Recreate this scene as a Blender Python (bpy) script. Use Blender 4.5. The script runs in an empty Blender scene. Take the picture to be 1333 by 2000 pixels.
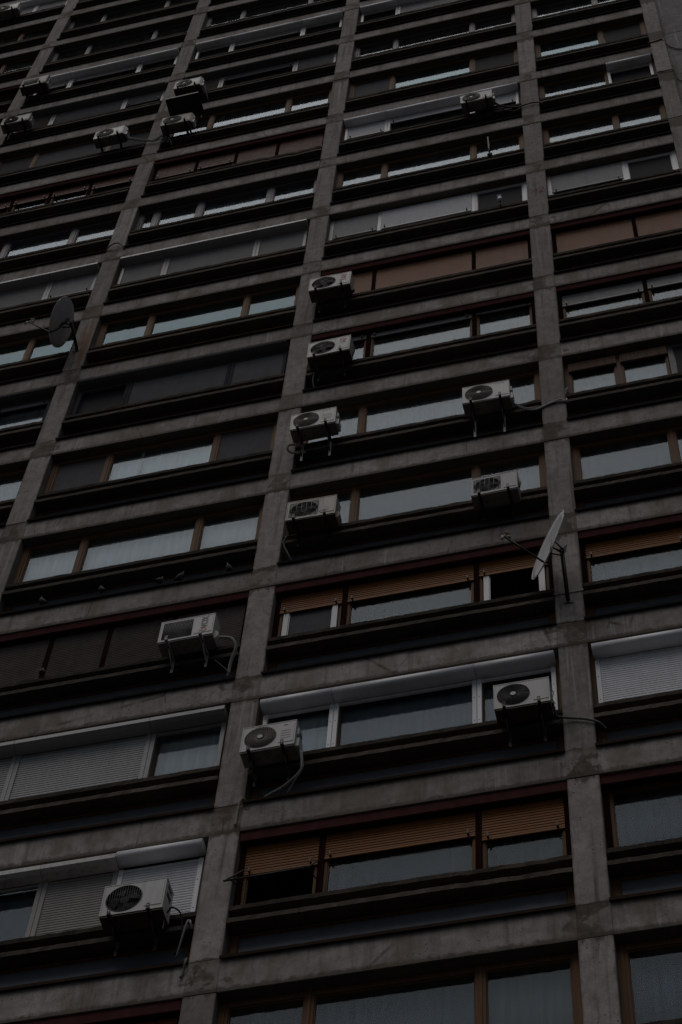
import bpy, bmesh, math, random
from mathutils import Vector, Matrix, Euler

random.seed(7)
scene = bpy.context.scene
COL = scene.collection
R = math.radians

# ------------------------------------------------------------------ camera
GZ = 18.7                       # height of the reference beam above the street
cam_d = bpy.data.cameras.new('camera')
cam = bpy.data.objects.new('camera', cam_d)
COL.objects.link(cam)
CAM_P = Vector((1.839225825974374, -15.480280200290682, -17.087318054349637 + GZ))
CAM_E = Euler((2.604251036279803, -0.05144667431750067, 0.23941149989910637), 'XYZ')
cam.location = CAM_P
cam.rotation_euler = CAM_E
cam_d.sensor_fit = 'HORIZONTAL'
cam_d.sensor_width = 36.0
cam_d.lens = 4054.009 / 1333.0 * 36.0
cam_d.clip_start = 0.1
cam_d.clip_end = 3000.0
scene.camera = cam
scene.render.resolution_x = 682
scene.render.resolution_y = 1024

# ------------------------------------------------------------------ sky and sun (overcast)
world = bpy.data.worlds.new('World')
scene.world = world
world.use_nodes = True
wn = world.node_tree
wn.nodes.clear()
w_out = wn.nodes.new('ShaderNodeOutputWorld')
w_bg = wn.nodes.new('ShaderNodeBackground')
w_bg.inputs['Strength'].default_value = 0.05
sky = wn.nodes.new('ShaderNodeTexSky')
sky.sky_type = 'NISHITA'
sky.sun_disc = False
sky.sun_elevation = R(52)
sky.sun_rotation = R(200)
sky.air_density = 1.0
sky.dust_density = 3.0
sky.ozone_density = 1.0
hsv = wn.nodes.new('ShaderNodeHueSaturation')
hsv.inputs['Saturation'].default_value = 0.92
cl = wn.nodes.new('ShaderNodeTexNoise')
cl.inputs['Scale'].default_value = 2.0
cl.inputs['Detail'].default_value = 5.0
clr = wn.nodes.new('ShaderNodeMapRange')
clr.inputs['From Min'].default_value = 0.3
clr.inputs['From Max'].default_value = 0.7
clr.inputs['To Min'].default_value = 0.62
clr.inputs['To Max'].default_value = 1.28
wtc = wn.nodes.new('ShaderNodeTexCoord')
wmul = wn.nodes.new('ShaderNodeMix')
wmul.data_type = 'RGBA'
wmul.blend_type = 'MULTIPLY'
wmul.inputs['Factor'].default_value = 1.0
wn.links.new(wtc.outputs['Generated'], cl.inputs['Vector'])
wn.links.new(cl.outputs['Fac'], clr.inputs['Value'])
wn.links.new(sky.outputs['Color'], hsv.inputs['Color'])
wn.links.new(hsv.outputs['Color'], wmul.inputs[6])
wn.links.new(clr.outputs['Result'], wmul.inputs[7])
wn.links.new(wmul.outputs[2], w_bg.inputs['Color'])
wn.links.new(w_bg.outputs['Background'], w_out.inputs['Surface'])

sun_d = bpy.data.lights.new('sun', 'SUN')
sun_d.energy = 1.45
sun_d.angle = R(50)
sun_d.color = (1.0, 0.965, 0.93)
sun = bpy.data.objects.new('sun', sun_d)
COL.objects.link(sun)
sd = Vector((-0.10, -0.42, 0.90)).normalized()      # towards the sun
sun.rotation_euler = sd.to_track_quat('Z', 'Y').to_euler()
sun.location = (0, -40, 80)
sky.sun_elevation = math.asin(sd.z)
sky.sun_rotation = math.atan2(sd.x, sd.y)

vs = scene.view_settings
vs.view_transform = 'Standard'
vs.look = 'None'
vs.exposure = -1.18
vs.gamma = 1.0
vs.use_curve_mapping = False
scene.cycles.use_denoising = True
scene.cycles.max_bounces = 8
scene.cycles.diffuse_bounces = 4
scene.cycles.glossy_bounces = 4
scene.cycles.transparent_max_bounces = 12
scene.cycles.sample_clamp_indirect = 4.0

# ------------------------------------------------------------------ materials
BAY = 4.479940672321608

class NT:
    """small helper round a node tree"""
    def __init__(self, name):
        self.m = bpy.data.materials.new(name)
        self.m.use_nodes = True
        self.t = self.m.node_tree
        self.t.nodes.clear()
        self.out = self.t.nodes.new('ShaderNodeOutputMaterial')
    def n(self, typ, **kw):
        nd = self.t.nodes.new('ShaderNode' + typ)
        for k, v in kw.items():
            if hasattr(nd, k):
                setattr(nd, k, v)
            else:
                nd.inputs[k.replace('_', ' ')].default_value = v
        return nd
    def l(self, a, b):
        self.t.links.new(a, b)
    def pos(self, sx=1, sy=1, sz=1, local=False):
        mp = self.n('Mapping')
        mp.inputs['Scale'].default_value = (sx, sy, sz)
        if local:
            tc = self.n('TexCoord')
            self.l(tc.outputs['Object'], mp.inputs['Vector'])
        else:
            g = self.n('NewGeometry')
            self.l(g.outputs['Position'], mp.inputs['Vector'])
        return mp.outputs['Vector']
    def noise(self, vec, scale, detail=3, rough=0.55):
        nd = self.n('TexNoise')
        nd.inputs['Scale'].default_value = scale
        nd.inputs['Detail'].default_value = detail
        nd.inputs['Roughness'].default_value = rough
        self.l(vec, nd.inputs['Vector'])
        return nd.outputs['Fac']
    def rng(self, val, a, b, c=0.0, d=1.0):
        nd = self.n('MapRange')
        for k, v in (('From Min', a), ('From Max', b), ('To Min', c), ('To Max', d)):
            nd.inputs[k].default_value = v
        self.l(val, nd.inputs['Value'])
        return nd.outputs['Result']
    def math(self, op, a, b):
        nd = self.n('Math')
        nd.operation = op
        for i, v in enumerate((a, b)):
            if isinstance(v, (int, float)):
                nd.inputs[i].default_value = v
            else:
                self.l(v, nd.inputs[i])
        return nd.outputs[0]
    def mix(self, fac, a, b, blend='MIX'):
        nd = self.n('Mix')
        nd.data_type = 'RGBA'
        nd.blend_type = blend
        for i, v in ((0, fac), (6, a), (7, b)):
            if isinstance(v, (int, float)):
                nd.inputs[i].default_value = v
            elif isinstance(v, tuple):
                nd.inputs[i].default_value = (*v, 1.0)
            else:
                self.l(v, nd.inputs[i])
        return nd.outputs[2]
    def bsdf(self, col, rough=0.8, metal=0.0, bump=None, bump_s=0.3, spec=0.3, dist=0.01):
        if spec <= 0:
            # fully matt: weathered paint and rusted sheet have no clear sheen
            p = self.n('BsdfDiffuse')
            p.inputs['Roughness'].default_value = 0.6
            if isinstance(col, tuple):
                p.inputs['Color'].default_value = (*col, 1)
            else:
                self.l(col, p.inputs['Color'])
            if bump is not None:
                b = self.n('Bump')
                b.inputs['Strength'].default_value = bump_s
                b.inputs['Distance'].default_value = dist
                self.l(bump, b.inputs['Height'])
                self.l(b.outputs['Normal'], p.inputs['Normal'])
            self.l(p.outputs['BSDF'], self.out.inputs['Surface'])
            return self.m
        p = self.n('BsdfPrincipled')
        if isinstance(col, tuple):
            p.inputs['Base Color'].default_value = (*col, 1)
        else:
            self.l(col, p.inputs['Base Color'])
        if isinstance(rough, (int, float)):
            p.inputs['Roughness'].default_value = rough
        else:
            self.l(rough, p.inputs['Roughness'])
        p.inputs['Metallic'].default_value = metal
        p.inputs['Specular IOR Level'].default_value = spec
        if bump is not None:
            b = self.n('Bump')
            b.inputs['Strength'].default_value = bump_s
            b.inputs['Distance'].default_value = dist
            self.l(bump, b.inputs['Height'])
            self.l(b.outputs['Normal'], p.inputs['Normal'])
        self.l(p.outputs['BSDF'], self.out.inputs['Surface'])
        return self.m

DARK = (0.105, 0.088, 0.066)

def concrete(name, kind):
    t = NT(name)
    P = t.pos()
    big = t.noise(P, 0.9, 4)
    mid = t.noise(P, 5.5, 5, 0.65)
    fine = t.noise(P, 45, 3, 0.7)
    base = {'beam': ((0.34, 0.302, 0.28), (0.465, 0.42, 0.395)),
            'column': ((0.30, 0.268, 0.25), (0.43, 0.39, 0.368)),
            'joint': ((0.26, 0.23, 0.208), (0.37, 0.332, 0.305)),
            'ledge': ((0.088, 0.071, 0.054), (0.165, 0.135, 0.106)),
            'wall': ((0.24, 0.225, 0.217), (0.32, 0.303, 0.293))}[kind]
    c = t.mix(t.rng(big, 0.35, 0.65), *base)
    c = t.mix(t.rng(mid, 0.42, 0.66, 0, 0.9), c, tuple(0.66 * (a + b) / 2 for a, b in zip(*base)))
    c = t.mix(t.rng(fine, 0.35, 0.75, 0.0, 0.4), c, tuple(0.6 * a for a in base[0]))
    m3 = t.noise(t.pos(12, 12, 7), 1.0, 6, 0.75)
    c = t.mix(t.rng(m3, 0.50, 0.72, 0, 0.65), c, tuple(0.5 * a for a in base[0]))
    c = t.mix(t.rng(m3, 0.28, 0.42, 0.45, 0), c, tuple(min(1, 1.25 * b) for b in base[1]))
    # each cast piece has its own tone
    oi = t.n('ObjectInfo')
    tone = t.rng(oi.outputs['Random'], 0, 1, 0.76, 1.12)
    c = t.mix(1.0, c, tone, 'MULTIPLY')
    # pits left by air bubbles
    vo = t.n('TexVoronoi')
    vo.inputs['Scale'].default_value = 17
    t.l(P, vo.inputs['Vector'])
    pitmask = t.rng(t.noise(P, 1.7, 2), 0.5, 0.62)
    pit = t.math('MULTIPLY', t.rng(vo.outputs['Distance'], 0.12, 0.22, 1, 0), pitmask)
    c = t.mix(t.math('MULTIPLY', pit, 0.9), c, (0.045, 0.04, 0.034))
    if kind in ('beam', 'joint', 'column', 'wall'):
        st = t.noise(t.pos(8.5, 8.5, 0.45), 1.0, 4, 0.6)
        c = t.mix(t.rng(st, 0.53, 0.70, 0, 0.8 if kind == 'column' else 0.55), c, DARK)
        st2 = t.noise(t.pos(13, 13, 0.3), 1.0, 2, 0.5)
        m2 = t.rng(t.noise(t.pos(0.9, 0.9, 0.36), 1.0, 1), 0.52, 0.62)
        pale = t.math('MULTIPLY', t.rng(st2, 0.55, 0.66, 0, 0.75), m2)
        c = t.mix(pale, c, (0.44, 0.42, 0.385))
    if kind in ('beam', 'joint'):
        lz = t.n('SeparateXYZ')
        tc = t.n('TexCoord')
        t.l(tc.outputs['Object'], lz.inputs[0])
        z = lz.outputs['Z']
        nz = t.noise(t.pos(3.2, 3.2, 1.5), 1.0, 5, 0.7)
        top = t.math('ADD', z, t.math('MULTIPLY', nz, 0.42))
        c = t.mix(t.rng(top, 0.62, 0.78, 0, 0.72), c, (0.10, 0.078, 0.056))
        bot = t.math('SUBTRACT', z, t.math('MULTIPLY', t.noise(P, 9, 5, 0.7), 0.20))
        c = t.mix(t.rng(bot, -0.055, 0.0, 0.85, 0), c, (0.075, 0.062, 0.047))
        # mortar smeared past the joint on to the beam ends
        gx = t.n('SeparateXYZ')
        gg = t.n('NewGeometry')
        t.l(gg.outputs['Position'], gx.inputs[0])
        md = t.n('Math'); md.operation = 'PINGPONG'
        t.l(gx.outputs['X'], md.inputs[0]); md.inputs[1].default_value = BAY / 2
        jn = t.noise(t.pos(2.6, 2.6, 2.2), 1.0, 5, 0.62)
        near = t.math('SUBTRACT', t.math('MULTIPLY', md.outputs[0], 0.5), jn)
        c = t.mix(t.math('MULTIPLY', t.rng(near, -0.46, -0.43, 0.88, 0), t.rng(t.noise(P, 7, 5, 0.7), 0.3, 0.62, 0.35, 1.0)), c, (0.088, 0.066, 0.047))
        # damp brown tinge here and there
        damp = t.noise(t.pos(1.6, 1.6, 0.8), 1.0, 3)
        c = t.mix(t.rng(damp, 0.48, 0.62, 0, 0.6), c, (0.150, 0.115, 0.085))
        # hairline vertical cracks
        cr = t.n('TexVoronoi')
        cr.feature = 'DISTANCE_TO_EDGE'
        cr.inputs['Scale'].default_value = 1.0
        t.l(t.pos(0.55, 0.55, 0.12), cr.inputs['Vector'])
        crk = t.rng(cr.outputs['Distance'], 0.0, 0.006, 0.8, 0)
        crm = t.rng(t.noise(P, 2.2, 3), 0.45, 0.6)
        c = t.mix(t.math('MULTIPLY', crk, crm), c, (0.05, 0.042, 0.034))
    if kind == 'joint':
        pn = t.noise(t.pos(2.6, 2.6, 2.2), 1.0, 5, 0.62)
        patch = t.math('MULTIPLY', t.rng(pn, 0.52, 0.56, 0, 0.9), t.rng(t.noise(P, 7, 5, 0.7), 0.3, 0.62, 0.35, 1.0))
        c = t.mix(patch, c, (0.088, 0.066, 0.047))
    if kind == 'column':
        lz = t.n('SeparateXYZ')
        tc = t.n('TexCoord')
        t.l(tc.outputs['Object'], lz.inputs[0])
        # mortar smeared at the head and foot, with drips
        nz = t.noise(t.pos(8, 8, 1.2), 1.0, 4, 0.65)
        hd = t.math('SUBTRACT', lz.outputs['Z'], t.math('MULTIPLY', nz, 0.55))
        c = t.mix(t.rng(hd, 1.90, 1.97, 0, 0.85), c, (0.092, 0.070, 0.050))
        nb = t.noise(t.pos(4, 4, 3), 1.0, 5, 0.65)
        ft = t.math('SUBTRACT', lz.outputs['Z'], t.math('MULTIPLY', nb, 0.26))
        c = t.mix(t.rng(ft, -0.13, -0.10, 0.85, 0), c, (0.09, 0.068, 0.05))
        gp = t.n('NewGeometry'); gs = t.n('SeparateXYZ')
        t.l(gp.outputs['Position'], gs.inputs[0])
        rz = t.math('MULTIPLY', t.rng(gs.outputs['Z'], 18.7 + 16.6, 18.7 + 17.2), t.rng(gs.outputs['Z'], 18.7 + 19.2, 18.7 + 19.7, 1, 0))
        rx = t.math('MULTIPLY', t.rng(gs.outputs['X'], -9.2, -9.1), t.rng(gs.outputs['X'], -8.75, -8.72, 1, 0))
        rn = t.rng(t.noise(t.pos(11, 11, 0.5), 1.0, 4, 0.6), 0.47, 0.62, 0, 0.8)
        c = t.mix(t.math('MULTIPLY', rn, t.math('MULTIPLY', rx, rz)), c, (0.20, 0.095, 0.04))
        # rubbed grey edge
        ex = t.n('Math'); ex.operation = 'ABSOLUTE'
        t.l(lz.outputs['X'], ex.inputs[0])
        e2 = t.math('ADD', ex.outputs[0], t.math('MULTIPLY', t.noise(t.pos(6, 6, 2.5), 1.0, 5, 0.7), 0.13))
        c = t.mix(t.rng(e2, 0.235, 0.262, 0, 0.7), c, (0.13, 0.11, 0.085))
    bump = t.math('ADD', t.math('MULTIPLY', mid, 0.6), t.math('SUBTRACT', fine, t.math('MULTIPLY', pit, 1.2)))
    return t.bsdf(c, 0.9, bump=bump, bump_s=0.35, spec=0.2, dist=0.008)

def paint(name, col, var=0.25, rough=0.55, dirt=0.35, metal=0.0, scale=5.0, dirtcol=(0.09, 0.08, 0.065), streak=True, spec=0.15):
    t = NT(name)
    P = t.pos(local=False)
    a = t.noise(P, scale, 4)
    c = t.mix(t.rng(a, 0.3, 0.7), tuple(x * (1 - var) for x in col), tuple(min(1, x * (1 + var * 0.5)) for x in col))
    oi = t.n('ObjectInfo')
    c = t.mix(1.0, c, t.rng(oi.outputs['Random'], 0, 1, 0.88, 1.08), 'MULTIPLY')
    s = t.noise(t.pos(11, 11, 1.1) if streak else P, 1.0 if streak else 14, 4, 0.65)
    c = t.mix(t.rng(s, 0.5, 0.78, 0, dirt), c, dirtcol)
    f = t.noise(P, 60, 2)
    return t.bsdf(c, t.rng(a, 0.2, 0.8, rough - 0.08, rough + 0.12), metal, bump=f, bump_s=0.06, spec=spec)

def wood(name, col, spec=0.12):
    t = NT(name)
    g = t.noise(t.pos(30, 30, 1.2), 1.0, 4, 0.6)
    big = t.noise(t.pos(), 1.4, 3)
    c = t.mix(t.rng(g, 0.3, 0.75), col, tuple(x * 0.45 for x in col))
    c = t.mix(t.rng(big, 0.4, 0.75, 0, 0.6), c, tuple(x * 0.6 for x in col))
    return t.bsdf(c, 0.65, bump=g, bump_s=0.2, spec=spec, dist=0.003)

def glass(name, tint, f0):
    t = NT(name)
    lw = t.n('LayerWeight')
    lw.inputs['Blend'].default_value = 0.5
    # facing -> Schlick, the same from either side
    f5 = t.math('POWER', lw.outputs['Facing'], 5.0)
    F = t.math('ADD', f0, t.math('MULTIPLY', f5, 0.62))
    tr = t.n('BsdfTransparent')
    tr.inputs['Color'].default_value = (*tint, 1)
    gl = t.n('BsdfGlossy')
    gl.inputs['Color'].default_value = (0.84, 0.92, 1.0, 1)
    gl.inputs['Roughness'].default_value = 0.02
    wv = t.noise(t.pos(), 1.3, 2)
    b = t.n('Bump'); b.inputs['Strength'].default_value = 0.008; b.inputs['Distance'].default_value = 0.03
    t.l(wv, b.inputs['Height']); t.l(b.outputs['Normal'], gl.inputs['Normal'])
    # a film of street dust
    df = t.n('BsdfDiffuse'); df.inputs['Color'].default_value = (0.33, 0.32, 0.30, 1)
    m0 = t.n('MixShader')
    dn = t.noise(t.pos(5, 5, 1.2), 1.0, 4)
    t.l(t.rng(dn, 0.35, 0.75, 0.015, 0.075), m0.inputs[0])
    t.l(tr.outputs[0], m0.inputs[1]); t.l(df.outputs[0], m0.inputs[2])
    m1 = t.n('MixShader')
    t.l(F, m1.inputs[0]); t.l(m0.outputs[0], m1.inputs[1]); t.l(gl.outputs[0], m1.inputs[2])
    t.l(m1.outputs[0], t.out.inputs['Surface'])
    return t.m

def cloth(name, col):
    t = NT(name)
    a = t.noise(t.pos(14, 14, 0.6), 1.0, 3)
    b = t.noise(t.pos(1.1, 1.1, 0.9), 1.0, 2)
    c = t.mix(t.rng(a, 0.3, 0.7), col, tuple(x * 0.72 for x in col))
    c = t.mix(t.rng(b, 0.35, 0.7, 0, 0.5), c, tuple(x * 0.7 for x in col))
    df = t.n('BsdfDiffuse'); t.l(c, df.inputs['Color'])
    tl = t.n('BsdfTranslucent'); t.l(c, tl.inputs['Color'])
    m = t.n('MixShader'); m.inputs[0].default_value = 0.25
    t.l(df.outputs[0], m.inputs[1]); t.l(tl.outputs[0], m.inputs[2])
    t.l(m.outputs[0], t.out.inputs['Surface'])
    return t.m

def plain(name, col, rough=0.7, metal=0.0, scale=8):
    t = NT(name)
    a = t.noise(t.pos(), scale, 3)
    c = t.mix(t.rng(a, 0.3, 0.7), tuple(x * 0.8 for x in col), col)
    return t.bsdf(c, rough, metal, bump=a, bump_s=0.1)

M = {
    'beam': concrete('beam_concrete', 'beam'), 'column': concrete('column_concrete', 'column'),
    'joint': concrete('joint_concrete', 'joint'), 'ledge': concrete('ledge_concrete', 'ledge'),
    'wall': concrete('wall_plaster', 'wall'),
    'flash': paint('sill_metal', (0.05, 0.048, 0.046), rough=0.45, dirt=0.3, spec=0),
    'flash_rust': paint('sill_rusty', (0.075, 0.05, 0.036), rough=0.6, spec=0, dirt=0.4, dirtcol=(0.03, 0.02, 0.015)),
    'wood': wood('window_wood', (0.20, 0.105, 0.052)),
    'wood_pale': wood('window_wood_faded', (0.25, 0.145, 0.082)),
    'dark_red': wood('dark_red_wood', (0.05, 0.021, 0.019), 0),
    'red': paint('red_lintel_paint', (0.125, 0.050, 0.047), spec=0, dirt=0.2, dirtcol=(0.06, 0.03, 0.026)),
    'orange': paint('orange_slats', (0.25, 0.10, 0.028), var=0.15, dirt=0.25, dirtcol=(0.12, 0.05, 0.015)),
    'tan': paint('tan_slats', (0.37, 0.20, 0.125), var=0.12, dirt=0.2, dirtcol=(0.14, 0.08, 0.04)),
    'pink': paint('faded_pink_slats', (0.22, 0.115, 0.085), var=0.15, dirt=0.25),
    'brown_s': paint('brown_slats', (0.20, 0.172, 0.155), spec=0, var=0.15, dirt=0.25, dirtcol=(0.04, 0.03, 0.025)),
    'white_s': paint('white_slats', (0.78, 0.78, 0.81), var=0.08, dirt=0.15),
    'cream_s': paint('cream_slats', (0.37, 0.35, 0.325), var=0.1, dirt=0.2),
    'grey_s': paint('grey_slats', (0.27, 0.267, 0.263), var=0.1, dirt=0.2),
    'lgrey_s': paint('light_grey_slats', (0.44, 0.435, 0.43), var=0.1, dirt=0.2),
    'char_s': paint('charcoal_slats', (0.34, 0.34, 0.343), spec=0, var=0.1, dirt=0.2),
    'white': paint('white_aluminium', (0.80, 0.80, 0.82), var=0.08, rough=0.35, dirt=0.15),
    'old_white': paint('weathered_white_box', (0.60, 0.585, 0.56), var=0.15, dirt=0.6, scale=9, streak=False),
    'silver': paint('silver_aluminium', (0.30, 0.297, 0.305), var=0.1, rough=0.35, dirt=0.2),
    'charcoal': paint('charcoal_aluminium', (0.12, 0.122, 0.128), var=0.1, rough=0.6, spec=0, dirt=0.2),
    'greyf': paint('mauve_grey_frame', (0.125, 0.115, 0.125), var=0.1, rough=0.45, dirt=0.2),
    'pvc_brown': wood('brown_foil_frame', (0.17, 0.098, 0.062)),
    'glass': glass('window_glass', (0.90, 0.955, 0.98), 0.008),
    'glass_low': glass('spandrel_glass', (0.6, 0.66, 0.68), 0.022),
    'glass_teal': glass('tinted_glass', (0.50, 0.74, 0.78), 0.010),
    'mesh': plain('insect_mesh', (0.035, 0.035, 0.037), 0.9),
    'screen': plain('grey_screen', (0.085, 0.083, 0.09), 0.9),
    'sheer': cloth('sheer_curtain', (0.38, 0.40, 0.44)),
    'blue': cloth('blue_grey_blind', (0.115, 0.15, 0.195)),
    'beige': cloth('beige_blind', (0.88, 0.86, 0.85)),
    'palec': cloth('pale_green_blind', (0.82, 0.87, 0.87)),
    'blue2': cloth('blue_grey_net', (0.30, 0.345, 0.41)),
    'teal': cloth('teal_curtain', (0.08, 0.24, 0.29)),
    'greyc': cloth('grey_net_curtain', (0.20, 0.20, 0.21)),
    'spandrel': plain('spandrel_panel', (0.13, 0.148, 0.172), 0.5),
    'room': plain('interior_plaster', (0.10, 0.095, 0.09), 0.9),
    'case': paint('unit_white_enamel', (0.57, 0.565, 0.545), var=0.06, rough=0.4, dirt=0.3),
    'case_old': paint('unit_yellowed_enamel', (0.50, 0.47, 0.42), var=0.10, rough=0.5, dirt=0.6),
    'case_grey': paint('unit_grey_enamel', (0.49, 0.485, 0.47), var=0.07, rough=0.45, dirt=0.45),
    'base': paint('unit_base_pan', (0.22, 0.205, 0.185), dirt=0.6, dirtcol=(0.07, 0.05, 0.035), streak=False),
    'base_rust': paint('rusty_tray', (0.10, 0.068, 0.048), dirt=0.6, dirtcol=(0.05, 0.03, 0.02), streak=False),
    'void': plain('dark_plastic', (0.035, 0.034, 0.034), 0.8),
    'guard': plain('guard_wire', (0.25, 0.215, 0.19), 0.6),
    'guard_dark': plain('guard_wire_dark', (0.075, 0.072, 0.07), 0.6),
    'guard_w': plain('guard_wire_pale', (0.15, 0.15, 0.15), 0.5),
    'arm': paint('bracket_paint', (0.075, 0.06, 0.05), dirt=0.5),
    'arm_w': paint('bracket_white', (0.46, 0.45, 0.43), dirt=0.3),
    'hose': plain('white_pipe_wrap', (0.36, 0.355, 0.335), 0.7, scale=30),
    'hose_grey': plain('grey_pipe_wrap', (0.17, 0.165, 0.155), 0.7, scale=30),
    'cable': plain('black_cable', (0.018, 0.017, 0.017), 0.6),
    'beige_pl': paint('yellowed_plastic', (0.36, 0.31, 0.22), dirt=0.3),
    'dish': paint('dish_grey', (0.72, 0.71, 0.69), var=0.08, dirt=0.2),
    'black': plain('black_steel', (0.02, 0.019, 0.018), 0.5),
    'redprint': plain('red_print', (0.42, 0.07, 0.09), 0.5),
    'pinkprint': plain('faded_red_print', (0.45, 0.13, 0.17), 0.5),
    'greyprint': plain('grey_print', (0.13, 0.13, 0.14), 0.5),
    'blueprint': plain('blue_print', (0.12, 0.20, 0.36), 0.5),
    'spray': plain('faded_red_spray_paint', (0.24, 0.085, 0.070), 0.9, scale=40),
    'sticker': plain('paper_sticker', (0.50, 0.47, 0.44), 0.6, scale=30),
    'pigeon': plain('pigeon_feathers', (0.045, 0.047, 0.052), 0.8, scale=20),
    'asphalt': plain('asphalt', (0.04, 0.04, 0.04), 0.9, scale=3),
    'paving': plain('paving', (0.055, 0.054, 0.051), 0.9, scale=3),
}

# ------------------------------------------------------------------ mesh helpers
def box(bm, x0, x1, y0, y1, z0, z1, mi=0):
    v = [bm.verts.new(p) for p in ((x0, y0, z0), (x1, y0, z0), (x1, y1, z0), (x0, y1, z0),
                                   (x0, y0, z1), (x1, y0, z1), (x1, y1, z1), (x0, y1, z1))]
    fs = []
    for f in ((0, 3, 2, 1), (4, 5, 6, 7), (0, 1, 5, 4), (1, 2, 6, 5), (2, 3, 7, 6), (3, 0, 4, 7)):
        fc = bm.faces.new([v[i] for i in f])
        fc.material_index = mi
        fs.append(fc)
    return v

def tube(bm, pts, r, n=8, mi=0, smooth=True):
    pts = [Vector(p) for p in pts]
    rings = []
    prev = None
    for i, p in enumerate(pts):
        d = (pts[min(i + 1, len(pts) - 1)] - pts[max(i - 1, 0)])
        if d.length < 1e-9:
            d = Vector((0, 0, 1))
        d.normalize()
        if prev is None:
            a = d.orthogonal().normalized()
        else:
            a = (prev - d * prev.dot(d)).normalized()
        prev = a
        b = d.cross(a)
        rr = r[i] if isinstance(r, (list, tuple)) else r
        rings.append([bm.verts.new(p + (a * math.cos(2 * math.pi * k / n) + b * math.sin(2 * math.pi * k / n)) * rr) for k in range(n)])
    for i in range(len(rings) - 1):
        for k in range(n):
            f = bm.faces.new((rings[i][k], rings[i][(k + 1) % n], rings[i + 1][(k + 1) % n], rings[i + 1][k]))
            f.material_index = mi
            f.smooth = smooth
    for rg, rev in ((rings[0], True), (rings[-1], False)):
        f = bm.faces.new(rg[::-1] if rev else rg)
        f.material_index = mi

def spline(pts, n=6):
    """Catmull-Rom through points"""
    P = [Vector(p) for p in pts]
    P = [P[0] * 2 - P[1]] + P + [P[-1] * 2 - P[-2]]
    out = []
    for i in range(1, len(P) - 2):
        for k in range(n):
            t = k / n
            a, b, c, d = P[i - 1], P[i], P[i + 1], P[i + 2]
            out.append(0.5 * ((2 * b) + (c - a) * t + (2 * a - 5 * b + 4 * c - d) * t * t + (3 * b - a - 3 * c + d) * t ** 3))
    out.append(P[-2])
    return out

def extrude_x(bm, prof, x0, x1, n=1, jit=0.0, mi=0, smooth=False, rnd=random):
    """closed profile of (y, z) swept along x"""
    rows = []
    for i in range(n + 1):
        x = x0 + (x1 - x0) * i / n
        rows.append([bm.verts.new((x, y + rnd.uniform(-jit, jit), z + rnd.uniform(-jit, jit))) for y, z in prof])
    m = len(prof)
    for i in range(n):
        for k in range(m):
            f = bm.faces.new((rows[i][k], rows[i + 1][k], rows[i + 1][(k + 1) % m], rows[i][(k + 1) % m]))
            f.material_index = mi
            f.smooth = smooth
    bm.faces.new(rows[0]).material_index = mi
    bm.faces.new(rows[-1][::-1]).material_index = mi

def finish(bm, name, mats, bevel=0.0):
    if bevel:
        bmesh.ops.bevel(bm, geom=list(bm.edges), offset=bevel, segments=1, affect='EDGES')
    bmesh.ops.recalc_face_normals(bm, faces=list(bm.faces))
    me = bpy.data.meshes.new(name)
    bm.to_mesh(me)
    bm.free()
    for m in (mats if isinstance(mats, (list, tuple)) else [mats]):
        me.materials.append(M[m])
    return me

def put(name, me, parent=None, loc=(0, 0, 0), rot=None):
    o = bpy.data.objects.new(name, me)
    COL.objects.link(o)
    o.parent = parent
    o.location = loc
    if rot is not None:
        o.rotation_euler = rot
    return o

def empty(name, loc, label=None, cat=None, group=None):
    o = bpy.data.objects.new(name, None)
    COL.objects.link(o)
    o.location = loc
    o.empty_display_size = 0.2
    tag(o, label, cat, group)
    return o

def tag(o, label=None, cat=None, group=None, kind=None):
    for k, v in (('label', label), ('category', cat), ('group', group), ('kind', kind)):
        if v:
            o[k] = v
    return o

CACHE = {}
def cached(key, fn):
    if key not in CACHE:
        CACHE[key] = fn()
    return CACHE[key]

def bmnew():
    return bmesh.new()

def text_mesh(body, size, mat, ext=0.0015):
    cu = bpy.data.curves.new('lettering', 'FONT')
    cu.body = body
    cu.size = size
    cu.extrude = ext
    cu.align_x = 'CENTER'
    cu.align_y = 'CENTER'
    cu.offset = size * 0.025
    ob = bpy.data.objects.new('lettering_tmp', cu)
    COL.objects.link(ob)
    dg = bpy.context.evaluated_depsgraph_get()
    me = bpy.data.meshes.new_from_object(ob.evaluated_get(dg))
    bpy.data.objects.remove(ob)
    bpy.data.curves.remove(cu)
    me.materials.clear()
    me.materials.append(M[mat])
    return me

# ------------------------------------------------------------------ the building grid
H, BAY, CW, BC = 2.8, 4.479940672321608, 0.394, 2.991416
DZ = {3: .015, 4: .02, 9: -.035, 10: -.075, 11: .065, 12: .05, 13: -.03, 14: .05, 15: .04}
def zb(k):
    return GZ + k * H + DZ.get(k, 0.0)
COLX = {0: 0.0, 1: -BAY, 2: -2 * BAY, 3: -3 * BAY, 4: -4 * BAY}      # column at the left side of bay+1 ...
# bay 0: between column 0 and the corner; bay n: between column n and column n-1
def bay_x(b):
    if b == 0:
        return CW / 2, BC - CW / 2
    return -b * BAY + CW / 2, -(b - 1) * BAY - CW / 2

BH = 0.54            # beam height
YW = 0.165            # front of window frames

bld = empty('apartment_building', (-4.0, 0.3, 0.0),
            'tall grey concrete apartment block with a grid of beams and columns', 'building')
BO = Vector(bld.location)
def bput(name, me, loc, parent=None, rot=None):
    """part of the building, given in world coordinates"""
    if parent is None:
        return put(name, me, bld, Vector(loc) - BO, rot)
    return put(name, me, parent, loc, rot)

SHOW = {0: range(-1, 15), 1: range(-1, 16), 2: range(-1, 18), 3: range(2, 19), 4: range(9, 19)}

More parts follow.
